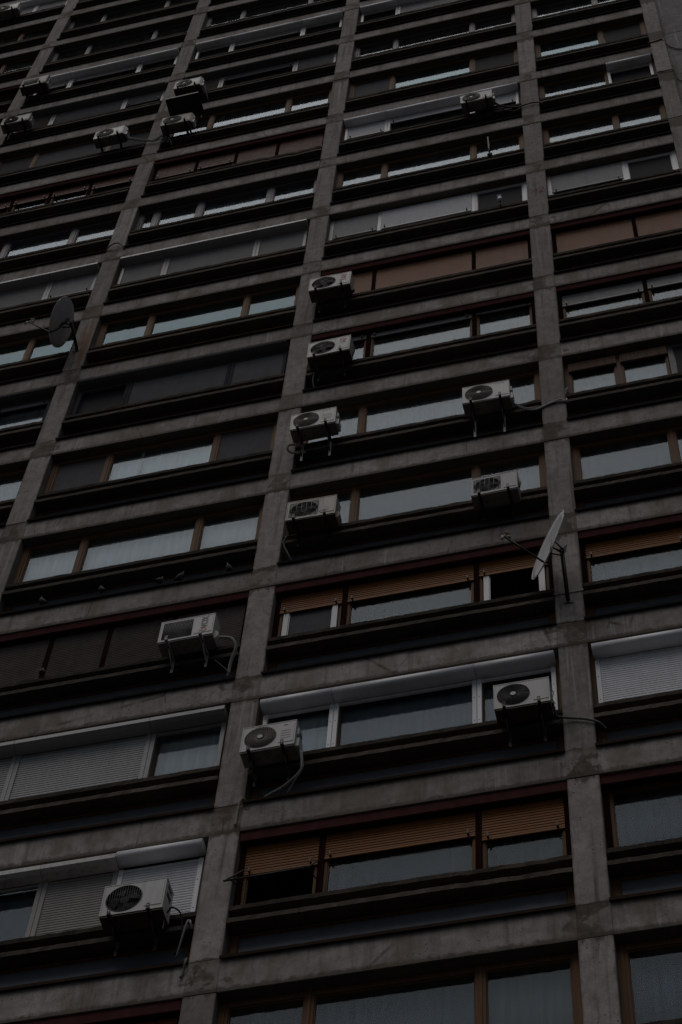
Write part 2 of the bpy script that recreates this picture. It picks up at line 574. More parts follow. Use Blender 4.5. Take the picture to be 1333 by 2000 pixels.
# body behind the facade
def core():
    XL, XR = -5 * BAY, 12.0
    top = zb(21)
    bm = bmnew(); box(bm, XL, XR, 4.0, 4.3, 0, top); bput('back_wall', finish(bm, 'back_wall', 'room'), (0, 0, 0))
    bm = bmnew(); box(bm, XL - .3, XL, 0.02, 4.3, 0, top); bput('side_wall', finish(bm, 'side_wall', 'wall'), (0, 0, 0))
    bm = bmnew(); box(bm, XR, XR + .3, 0.02, 4.3, 0, top); bput('side_wall', finish(bm, 'side_wall', 'wall'), (0, 0, 0))
    bm = bmnew(); box(bm, XL - .3, XR + .3, -0.2, 4.3, top, top + .3); bput('roof', finish(bm, 'roof', 'wall'), (0, 0, 0))
    # plain lower storeys, below everything in view
    bm = bmnew(); box(bm, XL - .3, XR, 0.03, 3.99, 0, zb(-2) + .5); bput('podium_wall', finish(bm, 'podium_wall', 'wall'), (0, 0, 0))
    for k in range(-1, 20):
        bm = bmnew(); box(bm, XL + .01, BC - .21, 0.33, 3.98, zb(k) + .1, zb(k) + .42)
        bput('floor_slab', finish(bm, 'floor_slab', 'room'), (0, 0, 0))
    # upper and left fields of plain wall beyond the modelled grid
    for b in range(0, 5):
        a, c = (bay_x(b)[0] - CW, bay_x(b)[1])
        lo, hi = min(SHOW[b]) - 1, max(SHOW[b])
        bm = bmnew()
        box(bm, a + .004, c - .004, 0.05, 0.30, zb(hi) + BH + .004, top - .002)
        if zb(lo) > zb(-2) + .51:
            box(bm, a + .004, c - .004, 0.05, 0.30, zb(-2) + .51, zb(lo) - .004)
        bput('plain_wall', finish(bm, 'plain_wall', 'wall'), (0, 0, 0))
    bm = bmnew(); box(bm, XL, -4 * BAY - CW / 2 - .004, 0.05, 0.30, zb(-2) + .51, top - .002)
    bput('plain_wall', finish(bm, 'plain_wall', 'wall'), (0, 0, 0))
    # wall right of the corner column: big cast panels with open joints
    x0 = BC + 0.135
    for k in range(-2, 20):
        bm = bmnew(); box(bm, x0 + .004, 11.99, 0.10, 0.30, zb(k) + 1.41, zb(k + 1) + 1.395)
        bput('wall_panel', finish(bm, 'wall_panel', 'wall', 0.006), (0, 0, 0))
core()

# columns, joints, beams, sills and ledges
def column_me(w, h):
    def f():
        bm = bmnew(); box(bm, -w / 2, w / 2, 0.0, 0.30, 0, h)
        return finish(bm, 'column', 'column', 0.006)
    return cached(('col', w, round(h, 3)), f)
def joint_me(w):
    def f():
        bm = bmnew(); box(bm, -w / 2, w / 2, 0.0, 0.30, 0.0015, BH - .0015)
        return finish(bm, 'joint', 'joint', 0.003)
    return cached(('joint', w), f)
def beam_me(w, var=0):
    def f():
        rnd = random.Random(var * 7 + 1)
        bm = bmnew()
        prof = [(.007, .0), (.0, .008), (.0, BH - .007), (.006, BH), (.32, BH), (.32, .0)]
        n = 44
        rows = []
        for i in range(n + 1):
            x = .001 + (w - .002) * i / n
            chip = rnd.random() < .02
            row = []
            for j, (y, z) in enumerate(prof):
                if j < 4:
                    y += rnd.uniform(-.001, .001); z += rnd.uniform(-.001, .001)
                    if chip and j < 2:
                        y += rnd.uniform(.004, .014); z += rnd.uniform(.001, .006)
                row.append(bm.verts.new((x, y, z)))
            rows.append(row)
        m = len(prof)
        for i in range(n):
            for q in range(m):
                bm.faces.new((rows[i][q], rows[i + 1][q], rows[i + 1][(q + 1) % m], rows[i][(q + 1) % m]))
        bm.faces.new(rows[0]); bm.faces.new(rows[-1][::-1])
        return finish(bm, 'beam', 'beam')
    return cached(('beam', round(w, 3), var), f)
def sill_me(w, mat):
    def f():
        bm = bmnew()
        prof = [(-.030, BH + .030), (-.042, BH + .018), (-.042, BH - .030), (-.034, BH - .030), (-.024, BH + .012), (.165, BH + .034), (.165, BH + .05)]
        extrude_x(bm, prof, -.012, w + .004)
        return finish(bm, 'metal_sill', mat)
    return cached(('sill', round(w, 3), mat), f)
def ledge_me(w, var):
    def f():
        rnd = random.Random(var * 17 + 3)
        bm = bmnew()
        prof = [(-.032, 1.10), (-.038, 1.168), (-.02, 1.185), (.09, 1.225), (.16, 1.35), (.008, 1.362), (-.006, 1.418),
                (.10, 1.43), (.31, 1.44), (.31, 1.115), (.06, 1.095)]
        n = 40
        rows = []
        for i in range(n + 1):
            x = .004 + (w - .008) * i / n
            row = []
            for j, (y, z) in enumerate(prof):
                jj = 0.0035 if j < 8 else 0
                dy, dz = rnd.uniform(-jj, jj), rnd.uniform(-jj, jj)
                if var == 9 and i > n * .68 and j in (0, 1, 2, 5, 6):      # broken end
                    q_ = (math.sin(i * 1.9) + math.sin(i * .77 + j)) * .5; dy += .012 + .014 * q_; dz += .008 * q_
                row.append(bm.verts.new((x, y + dy, z + dz)))
            rows.append(row)
        m = len(prof)
        for i in range(n):
            for q in range(m):
                bm.faces.new((rows[i][q], rows[i + 1][q], rows[i + 1][(q + 1) % m], rows[i][(q + 1) % m]))
        bm.faces.new(rows[0]); bm.faces.new(rows[-1][::-1])
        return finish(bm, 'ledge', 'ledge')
    return cached(('ledge', round(w, 3), var), f)

COLUMN_OBJ = {}
rc = random.Random(5)
for b in range(0, 5):
    x0, x1 = bay_x(b)
    for k in SHOW[b]:
        jt = rc.uniform(-.007, .009)
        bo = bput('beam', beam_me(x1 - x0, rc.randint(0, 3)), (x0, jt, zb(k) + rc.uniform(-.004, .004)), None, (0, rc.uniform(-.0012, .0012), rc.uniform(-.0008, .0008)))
        bput('metal_sill', sill_me(x1 - x0, 'flash_rust' if k <= 1 or rc.random() < .12 else 'flash'), (0, 0, 0), bo)
    for k in SHOW[b]:
        if k - 1 < min(SHOW[b]):
            continue
        var = 9 if (b, k) in ((1, 1), (1, 5), (2, 10)) else rc.randint(0, 3)
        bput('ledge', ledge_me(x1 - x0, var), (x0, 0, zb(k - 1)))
        # column on the left of the bay
        cx = x0 - CW / 2
        h = zb(k) - zb(k - 1) - BH
        COLUMN_OBJ[(b, k)] = bput('column', column_me(CW, h - .002), (cx, rc.uniform(-.003, .005), zb(k - 1) + BH + .001))
    for k in SHOW[b]:
        bput('joint', joint_me(CW), (x0 - CW / 2, rc.uniform(-.008, .006), zb(k)))
for k in range(-1, 17):          # corner column, in taller pieces
    h = H - .02
    bput('column', column_me(.33, h), (BC - .032, -.002, zb(k) + 1.40))

# ------------------------------------------------------------------ windows
ZS = 1.40            # bottom of the upper windows above the beam foot

def ring_me(w, z0, z1, fw, top, y0, y1, mat):
    """four rails round one light; the head rail is `top` high"""
    def f():
        bm = bmnew()
        box(bm, 0, w, y0, y1, z1 - top, z1)
        box(bm, 0, w, y0, y1, z0, z0 + fw)
        box(bm, 0, fw, y0 + .001, y1 - .001, z0 + fw, z1 - top)
        box(bm, w - fw, w, y0 + .001, y1 - .001, z0 + fw, z1 - top)
        # inner sash bead, set back
        g = .016
        box(bm, fw, w - fw, y0 + .02, y1 - .002, z1 - top - g, z1 - top)
        box(bm, fw, fw + g, y0 + .02, y1 - .003, z0 + fw, z1 - top - g)
        box(bm, w - fw - g, w - fw, y0 + .02, y1 - .003, z0 + fw, z1 - top - g)
        return finish(bm, 'window', mat, 0.0)
    return cached(('ring', round(w, 3), round(z0, 3), round(z1, 3), fw, round(top, 3), y0, y1, mat), f)

def pane_me(w, z0, z1, y, mat):
    def f():
        bm = bmnew(); box(bm, 0, w, y, y + .006, z0, z1)
        return finish(bm, 'pane', mat)
    return cached(('pane', round(w, 3), round(z0, 3), round(z1, 3), y, mat), f)

def curtain_me(w, z0, z1, y, mat, fold, seed):
    def f():
        rnd = random.Random(seed)
        bm = bmnew()
        n = max(8, int(w / .035))
        ph = rnd.uniform(0, 6)
        rows = []
        for i in range(n + 1):
            x = w * i / n
            dy = fold * (math.sin(x * 38 + ph + 1.4 * math.sin(x * 5 + ph)) + .5 * math.sin(x * 17 + 2 * ph))
            hem = z0
            rows.append([bm.verts.new((x, y + dy, hem)), bm.verts.new((x, y + dy * .6, z1)),
                         bm.verts.new((x, y + dy * .6 + .003, z1)), bm.verts.new((x, y + dy + .003, hem))])
        for i in range(n):
            for q in range(4):
                f = bm.faces.new((rows[i][q], rows[i + 1][q], rows[i + 1][(q + 1) % 4], rows[i][(q + 1) % 4]))
                f.smooth = True
        bm.faces.new(rows[0]); bm.faces.new(rows[-1][::-1])
        return finish(bm, 'curtain', mat)
    return cached(('cur', round(w, 3), round(z0, 3), round(z1, 3), mat, fold, seed), f)

def slats_me(w, z0, z1, y, pitch, mat):
    def f():
        bm = bmnew()
        n = max(1, int(round((z1 - z0) / pitch)))
        p = (z1 - z0) / n
        prof = []
        for i in range(n):
            z = z0 + i * p
            prof += [(y + .008, z + .02 * p), (y, z + .16 * p), (y - .0015, z + .5 * p), (y + .001, z + .84 * p), (y + .008, z + .97 * p)]
        prev = None
        for (yy, zz) in prof:
            cur = (bm.verts.new((0, yy, zz)), bm.verts.new((w, yy, zz)))
            if prev:
                bm.faces.new((prev[0], prev[1], cur[1], cur[0]))
            prev = cur
        # back face, so the curtain has thickness
        v = [bm.verts.new(q) for q in ((0, y + .014, z0), (w, y + .014, z0), (w, y + .014, z1), (0, y + .014, z1))]
        bm.faces.new(v[::-1])
        me = bpy.data.meshes.new('slats')
        bm.to_mesh(me); bm.free()
        me.materials.append(M[mat])
        return me
    return cached(('slats', round(w, 3), round(z0, 3), round(z1, 3), y, pitch, mat), f)

def bar_me(w, z0, y, mat):
    """end rail of a roller shutter with its two stoppers"""
    def f():
        bm = bmnew()
        box(bm, 0, w, y - .004, y + .016, z0 - .03, z0 - .001)
        for x in (.07, w - .10):
            box(bm, x, x + .022, y - .05, y - .004, z0 - .012, z0 + .008, 1)
            box(bm, x, x + .022, y - .05, y - .03, z0 + .008, z0 + .05, 1)
        return finish(bm, 'roller_shutter', [mat, 'black'])
    return cached(('bar', round(w, 3), round(z0, 3), y, mat), f)

def shutter_box_me(w, kind, mat, s=0.16):
    def f():
        bm = bmnew()
        zt, yf, yb = 2.665, -.080, .10
        if kind == 'round':
            prof = [(yb, zt - .145), (yb, zt), (yf + .03, zt), (yf + .012, zt - .012), (yf + .004, zt - .03), (yf, zt - .070)]
            for i in range(1, 7):
                a = math.pi / 2 * i / 6
                prof.append((yf + .058 * (1 - math.cos(a)), zt - .070 - .058 * math.sin(a)))
            prof.append((yf + .11, zt - .138))
        else:
            prof = [(yb, zt - .135), (yb, zt), (yf + .006, zt - .004), (yf, zt - .085), (yf + .055, zt - .118)]
        extrude_x(bm, prof, .003, w - .003)
        me = finish(bm, 'shutter_box', mat)
        if kind == 'round':
            for p in me.polygons:
                if abs(p.normal.x) < .5:
                    p.use_smooth = True
        return me
    return cached(('sbox', round(w, 3), kind, mat, s), f)

def rail_me(wd, z0, z1, y0, y1, mat, screws=False):
    def f():
        bm = bmnew()
        box(bm, 0, wd, y0, y1, z0, z1)
        if screws:
            for z in (z0 + .22, z0 + .72, z1 - .12):
                box(bm, wd * .35, wd * .35 + .012, y0 - .003, y0 - .0005, z, z + .012, 1)
        return finish(bm, 'guide_rail', [mat, 'void'])
    return cached(('rail', round(wd, 3), round(z0, 3), round(z1, 3), y0, y1, mat, screws), f)

# style: frame, end/mullion material, head height, box kind/material, rail material
STY = {
    'wood':   dict(fr='wood', mul='wood', zt=2.735, mw=.045),
    'pale':   dict(fr='wood_pale', mul='wood_pale', zt=2.735, mw=.045),
    'red':    dict(fr='wood', mul='dark_red', zt=2.66, mw=.078, lintel=True),
    'wround': dict(fr='wood', mul='wood', zt=2.68, mw=.06, box=('round', 'white'), rail='white'),
    'silver': dict(fr='wood', mul='wood', zt=2.68, mw=.06, box=('angle', 'silver'), rail='silver'),
    'grey':   dict(fr='greyf', mul='greyf', zt=2.68, mw=.06, box=('angle', 'charcoal'), rail='silver'),
    'dark':   dict(fr='charcoal', mul='charcoal', zt=2.68, mw=.06, box=('angle', 'charcoal'), rail='charcoal'),
    'oldbox': dict(fr='wood', mul='wood', zt=2.66, mw=.06, box=('angle', 'old_white'), rail='cream_s'),
    'pvcw':   dict(fr='white', mul='white', zt=2.745, mw=.07),
    'pvcg':   dict(fr='greyf', mul='greyf', zt=2.735, mw=.09),
    'pvcb':   dict(fr='pvc_brown', mul='pvc_brown', zt=2.70, mw=.07, headbox='pvc_brown'),
    'greyw':  dict(fr='greyf', mul='greyf', zt=2.735, mw=.045),
}

def segment(b, k, xa, xb, first, last, style, content, opt):
    """one light of an opening: window, glass, curtain, shutter"""
    S = STY[style]
    z0w = zb(k - 1)
    hz = zb(k) - z0w            # local top of the opening
    dzt = hz - 2.8
    zt = S['zt'] + dzt
    e0 = .075 if first else S['mw'] / 2
    e1 = .075 if last else S['mw'] / 2
    wa, wb = xa + e0, xb - e1
    w = wb - wa
    fw = .036
    top = hz - zt + .025
    win = bput('window', ring_me(w, ZS, hz - .003, fw, top, YW, YW + .06, S['fr']), (wa, 0, z0w))
    gmat = opt.get('glass', 'glass')
    if 'open' not in opt:
        bput('pane', pane_me(w - 2 * fw - .004, ZS + fw, hz - .003 - top, YW + .037, gmat), (fw + .002, 0, 0), win)
    cur = opt.get('cur')
    if 'inner' in opt:
        bput('inner_mullion', rail_me(.04, ZS + fw, hz - .1, YW + .06, YW + .10, 'sheer'), (w * opt['inner'], 0, 0), win)
    if cur in ('mesh', 'screen'):
        bput('insect_or_added_screen', pane_me(w - 2 * fw - .036, ZS + fw, hz - top - .02, YW + .024, cur), (fw + .018, 0, 0), win)
    elif cur:
        fold = opt.get('fold', .012)
        bput('curtain', curtain_me(w - .02, ZS + .02, hz - .1, YW + .14, cur, fold, (b * 31 + k * 7 + int(xa * 10)) % 23), (.01, 0, 0), win)
    if opt.get('whiteframe'):
        bput('inner_frame', ring_me(w - 2 * fw - .05, ZS + fw, zt - .06, .075, .07, YW - .012, YW + .02, 'white'), (fw + .025, 0, 0), win)
    if 'headbox' in S:
        def hbf():
            bm = bmnew(); box(bm, 0, w, YW - .05, YW - .002, zt - .26, zt + .02)
            for q in range(5):
                box(bm, .01, w - .01, YW - .054, YW - .0505, zt - .24 + .045 * q, zt - .215 + .045 * q)
            return finish(bm, 'shutter_box', S['headbox'])
        bput('shutter_box', cached(('hb', round(w, 3)), hbf), (wa, 0, z0w))
    # shutter gear
    if 'box' in S:
        kind, bmat = S['box']
        bput('shutter_box', shutter_box_me(xb - xa - (.05 if first else 0) - (.05 if last else 0), kind, bmat), (xa + (.05 if first else 0), 0, z0w + dzt + opt.get('boxup', 0)))
        ra, rb = xa + (.065 if first else .004), xb - (.065 if last else .004)
        rw = .058
        for rx in (ra, rb - rw):
            bput('guide_rail', rail_me(rw, ZS, 2.53 + dzt, .10, .15, S['rail'], S['rail'] == 'white' and k < 4), (rx, 0, z0w))
        bput('guide_rail', rail_me(rb - ra - 2 * rw - .004, 2.485 + dzt, 2.53 + dzt, .112, .148, S['rail']), (ra + rw + .002, 0, z0w))
        sx0, sx1, sy, stop = ra + rw - .01, rb - rw + .01, .118, 2.525 + dzt
    else:
        sx0, sx1 = xa + (e0 if first else S['mw'] / 2) - .004, xb - (e1 if last else S['mw'] / 2) + .004
        sy, stop = (YW - .03, zt) if not S.get('lintel') else (YW - .022, 2.652 + dzt)
    sh = opt.get('sh')
    if sh:
        frac, smat, pitch = sh
        zlo = stop - (stop - ZS - .045) * frac
        if style == 'pvcw':
            sx0 += .012; sx1 -= .012; sy = YW - .018
        r = bput('roller_shutter', bar_me(sx1 - sx0, zlo, sy, smat), (sx0, 0, z0w))
        so = bput('slats', slats_me(sx1 - sx0, zlo, stop, sy, pitch, smat), (0, 0, 0), r)
        so['kind'] = 'stuff'
    return S

def opening(b, k, bounds, segs):
    x0, x1 = bay_x(b)
    W = x1 - x0
    z0w = zb(k - 1)
    hz = zb(k) - z0w
    bs = [0.0] + list(bounds) + [1.0]
    n = len(bs) - 1
    Ss = []
    for i in range(n):
        st, opt = segs[i]
        S = segment(b, k, x0 + W * bs[i], x0 + W * bs[i + 1], i == 0, i == n - 1, st, None, opt)
        Ss.append(S)
    # mullions
    for i in range(1, n):
        S = Ss[i] if 'box' not in Ss[i] else Ss[i - 1]
        mw = S['mw']
        y0 = YW - .035 if S.get('lintel') else YW - .008
        if 'box' in S:
            y0 = YW + .002
        bput('mullion', rail_me(mw - .002, ZS, hz - .16 if (S.get('lintel') or 'box' in S) else hz - .004, y0, YW + .075, S['mul']), (x0 + W * bs[i] - mw / 2 + .001, 0, z0w))
    for i, x in ((0, x0 + .002), (n - 1, x1 - .075)):
        S = Ss[i]
        bput('jamb_board', rail_me(.072, ZS, hz - .004, (YW - .035 if S.get('lintel') else YW - .012), YW + .07, S['mul']), (x, 0, z0w))
    if all(S.get('lintel') for S in Ss):
        def f():
            bm = bmnew()
            box(bm, .004, W - .004, .028, .052, 2.638, 2.796)
            box(bm, .004, W - .004, .054, YW - .04, 2.655, 2.68, 1)
            return finish(bm, 'red_lintel', ['red', 'dark_red'])
        bput('red_lintel', cached(('lint', round(W, 3)), f), (x0, 0, z0w + hz - 2.8))
    lower(b, k)

def lower(b, k):
    """strip of dark glazing between the ledge and the beam below"""
    x0, x1 = bay_x(b)
    W = x1 - x0
    z0w = zb(k - 1)
    lw = bput('lower_window', ring_me(W - .01, BH + .052, 1.09, .10, .03, YW + .005, YW + .06, 'wood'), (x0 + .005, 0, z0w))
    bput('spandrel_panel', pane_me(W - .214, BH + .152, 1.06, YW + .03, 'spandrel'), (.102, 0, 0), lw)
    bput('lining', pane_me(W - .03, BH + .06, 1.44, YW + .142, 'room'), (.01, 0, 0), lw)

G = lambda st, cur=None, **k: (st, dict(cur=cur, **k))
OR, TAN, PINK, BRN = ('orange', .05), ('tan', .045), ('pink', .045), ('brown_s', .045)
WH, CR, GR, LG_, CH = ('white_s', .046), ('cream_s', .045), ('grey_s', .037), ('lgrey_s', .037), ('char_s', .037)
LG2 = ('lgrey_s', .05)
def sh(frac, s):
    return (frac, s[0], s[1])
T3 = (.255, .728)
T4 = (.253, .483, .723)
T2 = (.595,)
OPEN = {
    # bay 1: between the two middle columns
    (1, 15): (T3, [G('wood'), G('wood'), G('wood')]),
    (1, 14): (T3, [G('wood'), G('wood', 'greyc'), G('wood')]),
    (1, 13): (T3, [G('wround', 'teal', glass='glass_teal'), G('wround', sh=sh(1, LG_)), G('wround', sh=sh(1, LG_))]),
    (1, 12): (T3, [G('greyw'), G('greyw'), G('greyw')]),
    (1, 11): (T3, [G('wood', 'screen'), G('wood', 'teal', glass='glass_teal'), G('wood', 'mesh')]),  # screens at both ends added to hide the reflected sky strip
    (1, 10): (T3, [G('wround', sh=sh(.62, WH)), G('wround', sh=sh(.22, WH)), G('wround', sh=sh(.5, WH))]),
    (1, 9): (T3, [G('pale', 'greyc'), G('pale', 'greyc'), G('pale', 'greyc')]),
    (1, 8): (T3, [G('pvcw', sh=sh(.66, LG_)), G('pvcw', sh=sh(.66, WH)), G('pvcw', 'mesh')]),
    (1, 7): (T3, [G('red', sh=sh(1, TAN)), G('red', sh=sh(1, TAN)), G('red', sh=sh(1, TAN))]),
    (1, 6): (T3, [G('red', 'sheer', sh=sh(.1, LG_)), G('red', 'blue', sh=sh(.1, LG_)), G('red', 'blue', sh=sh(.04, LG_))]),
    (1, 5): (T3, [G('wood', 'sheer'), G('wood', 'sheer'), G('wood', 'greyc')]),
    (1, 4): (T3, [G('wood', 'sheer'), G('wood', 'blue', fold=.003), G('wood', 'sheer')]),
    (1, 3): (T3, [G('red', 'screen', whiteframe=1, sh=sh(.33, OR)), G('red', 'blue', fold=.004, sh=sh(.33, OR)), G('red', whiteframe=1, open=1, sh=sh(.28, OR))]),  # left pane: grey blind, built as a sheet before the glass
    (1, 2): (T3, [G('wround', 'palec', fold=.001), G('wround', 'blue2'), G('wround', 'blue2')]),
    (1, 1): (T3, [G('red', open=1, sh=sh(.42, OR)), G('red', 'blue', fold=.004, sh=sh(.36, OR)), G('red', 'blue', fold=.004, sh=sh(.45, OR))]),
    (1, 0): (T3, [G('wood', 'blue', fold=.006), G('wood', 'blue', fold=.004), G('wood', 'greyc')]),
    # bay 0: narrow bay by the corner
    (0, 14): (T2, [G('wood'), G('wood')]),
    (0, 13): (T2, [G('wood'), G('wood')]),
    (0, 12): (T2, [G('greyw', 'greyc'), G('greyw', 'greyc')]),
    (0, 11): (T2, [G('wood', 'teal', glass='glass_teal'), G('wood', 'mesh')]),
    (0, 10): (T2, [G('wood', 'blue'), G('wround', 'mesh')]),
    (0, 9): (T2, [G('wood', 'greyc'), G('wood', 'greyc')]),
    (0, 8): (T2, [G('pvcw', sh=sh(.62, LG_)), G('pvcw', 'mesh')]),
    (0, 7): (T2, [G('red', sh=sh(1, TAN)), G('red', sh=sh(1, TAN))]),
    (0, 6): (T2, [G('red', 'blue', sh=sh(.34, LG_)), G('red', 'blue', sh=sh(.3, LG_))]),
    (0, 5): ((.345, .67), [G('pvcb', 'sheer'), G('pvcb', 'sheer'), G('greyw', 'mesh')]),
    (0, 4): (T2, [G('wood', 'blue'), G('wood', 'sheer')]),
    (0, 3): (T2, [G('red', 'sheer', sh=sh(.3, OR)), G('red', 'sheer', sh=sh(.3, OR))]),
    (0, 2): (T2, [G('wround', sh=sh(1, WH)), G('wround', sh=sh(1, WH))]),
    (0, 1): (T2, [G('red', 'blue', fold=.004), G('red', 'blue')]),
    (0, 0): (T2, [G('wood', 'blue', fold=.004), G('wood', 'blue')]),
    # bay 2
    (2, 17): (T3, [G('wood'), G('wood'), G('wood')]),
    (2, 16): (T3, [G('wood'), G('wood'), G('wood')]),
    (2, 15): (T3, [G('greyw'), G('greyw'), G('greyw')]),
    (2, 14): (T3, [G('greyw'), G('greyw'), G('greyw')]),
    (2, 13): (T3, [G('wround'), G('wround', sh=sh(.22, LG_)), G('wround')]),
    (2, 12): (T3, [G('grey', sh=sh(1, BRN)), G('grey', sh=sh(.2, CH)), G('grey', sh=sh(.95, CH))]),
    (2, 11): (T3, [G('pale'), G('pale', 'blue', fold=.02), G('pale', 'greyc')]),
    (2, 10): (T4, [G('red', sh=sh(.55, PINK)), G('red', sh=sh(.5, PINK)), G('red', sh=sh(1, PINK)), G('red', sh=sh(1, PINK))]),
    (2, 9): ((.1, .346, .733), [G('pvcg', 'greyc'), G('pvcg', 'greyc'), G('pvcg', 'sheer'), G('pvcg', 'greyc')]),
    (2, 8): (T3, [G('silver', sh=sh(1, GR)), G('silver', sh=sh(1, GR)), G('silver', sh=sh(1, GR))]),
    (2, 7): (T3, [G('pale', 'blue', glass='glass_teal', fold=.003), G('pale', 'blue', glass='glass_teal', fold=.003), G('pale', 'blue', glass='glass_teal', fold=.003)]),
    (2, 6): (T3, [G('dark', 'mesh'), G('dark', sh=sh(1, CH)), G('dark', sh=sh(1, CH))]),
    (2, 5): (T3, [G('wood', 'screen'), G('wood', 'palec', fold=.002, inner=.29), G('wood', 'screen')]),
    (2, 4): (T3, [G('wood', 'beige', fold=.002), G('wood', 'beige', fold=.002), G('wood', 'beige', fold=.002)]),
    (2, 3): ((.25, .474, .72), [G('red', sh=sh(1, BRN)), G('red', sh=sh(1, BRN)), G('red', sh=sh(1, BRN)), G('red', sh=sh(1, BRN))]),
    (2, 2): (T3, [G('silver', sh=sh(1, LG2)), G('silver', sh=sh(1, LG2)), G('silver', 'beige', fold=.002)]),
    (2, 1): ((.24, .475, .716), [G('oldbox', 'blue', fold=.003), G('oldbox', 'blue', fold=.003), G('oldbox', sh=sh(1, CR)), G('wround', sh=sh(1, WH), boxup=.04)]),
    (2, 0): (T3, [G('red', 'blue', sh=sh(.4, OR)), G('red', 'blue', sh=sh(.4, OR)), G('red', 'blue', sh=sh(.4, OR))]),
    # bay 3
    (3, 18): (T3, [G('wood'), G('wood'), G('wood')]),
    (3, 17): (T3, [G('wood'), G('wood'), G('wood')]),
    (3, 16): (T3, [G('greyw'), G('greyw', 'greyc'), G('greyw')]),
    (3, 15): (T3, [G('greyw'), G('greyw'), G('greyw')]),
    (3, 14): (T3, [G('greyw'), G('greyw'), G('greyw')]),
    (3, 13): (T3, [G('wround', sh=sh(.3, LG_)), G('wround', sh=sh(.2, LG_)), G('wround')]),
    (3, 12): (T3, [G('grey', sh=sh(1, BRN)), G('grey', sh=sh(.9, CH)), G('grey', sh=sh(.5, CH))]),
    (3, 11): (T3, [G('pale', 'mesh'), G('pale', 'screen'), G('pale', 'mesh')]),  # screens added so these panes reflect no strip of sky
    (3, 10): (T4, [G('red', 'sheer', sh=sh(.35, PINK)), G('red', 'sheer', sh=sh(.3, PINK)), G('red', 'sheer', sh=sh(.3, PINK)), G('red', 'greyc', sh=sh(.35, PINK))]),
    (3, 9): ((.346, .733), [G('pvcg', 'sheer'), G('pvcg', 'sheer'), G('pvcg', 'greyc')]),
    (3, 8): (T3, [G('silver', sh=sh(1, GR)), G('silver', sh=sh(1, GR)), G('silver', sh=sh(.72, LG_))]),
    (3, 7): ((.255, .745), [G('pale', 'blue', glass='glass_teal', fold=.003), G('pale', 'blue', glass='glass_teal', fold=.003), G('pale', 'sheer', glass='glass_teal', fold=.003)]),
    (3, 6): ((.255, .706), [G('dark', sh=sh(.4, CH)), G('dark', sh=sh(.4, CH)), G('dark', 'sheer', sh=sh(.12, CH))]),
    (3, 5): (T3, [G('wood', 'sheer'), G('wood', 'sheer'), G('wood', 'sheer')]),
    (3, 4): (T3, [G('wood', 'blue'), G('wood', 'blue'), G('wood', 'blue')]),
    (3, 3): (T3, [G('red', 'blue'), G('red', 'blue'), G('red', 'blue')]),
    # bay 4
    (4, 18): (T3, [G('wood'), G('wood'), G('wood')]),
    (4, 17): (T3, [G('wood'), G('wood'), G('wood')]),
    (4, 16): (T3, [G('wround', sh=sh(.85, LG_)), G('wround', sh=sh(.9, LG_)), G('wround', sh=sh(.9, LG_))]),
    (4, 15): (T3, [G('wood', 'greyc'), G('wood', 'greyc'), G('wood', 'teal', glass='glass_teal')]),
    (4, 14): (T3, [G('wood', 'greyc'), G('wood', 'greyc'), G('wood', 'greyc')]),
    (4, 13): (T3, [G('red', 'greyc'), G('red', 'greyc'), G('red', 'teal', glass='glass_teal')]),
    (4, 12): (T3, [G('wood', 'blue'), G('wood', 'blue'), G('wood', 'blue')]),
    (4, 11): (T3, [G('wood', 'blue'), G('wood', 'blue'), G('wood', 'blue')]),
    (4, 10): (T3, [G('wood', 'blue'), G('wood', 'blue'), G('wood', 'blue')]),
}
for (b, k), (bounds, segs) in OPEN.items():
    if k in SHOW[b] and (k - 1) in SHOW[b]:
        opening(b, k, bounds, segs)

# ------------------------------------------------------------------ air conditioners
RAX = Matrix.Rotation(R(90), 4, 'X')       # text in the xz plane, facing -y

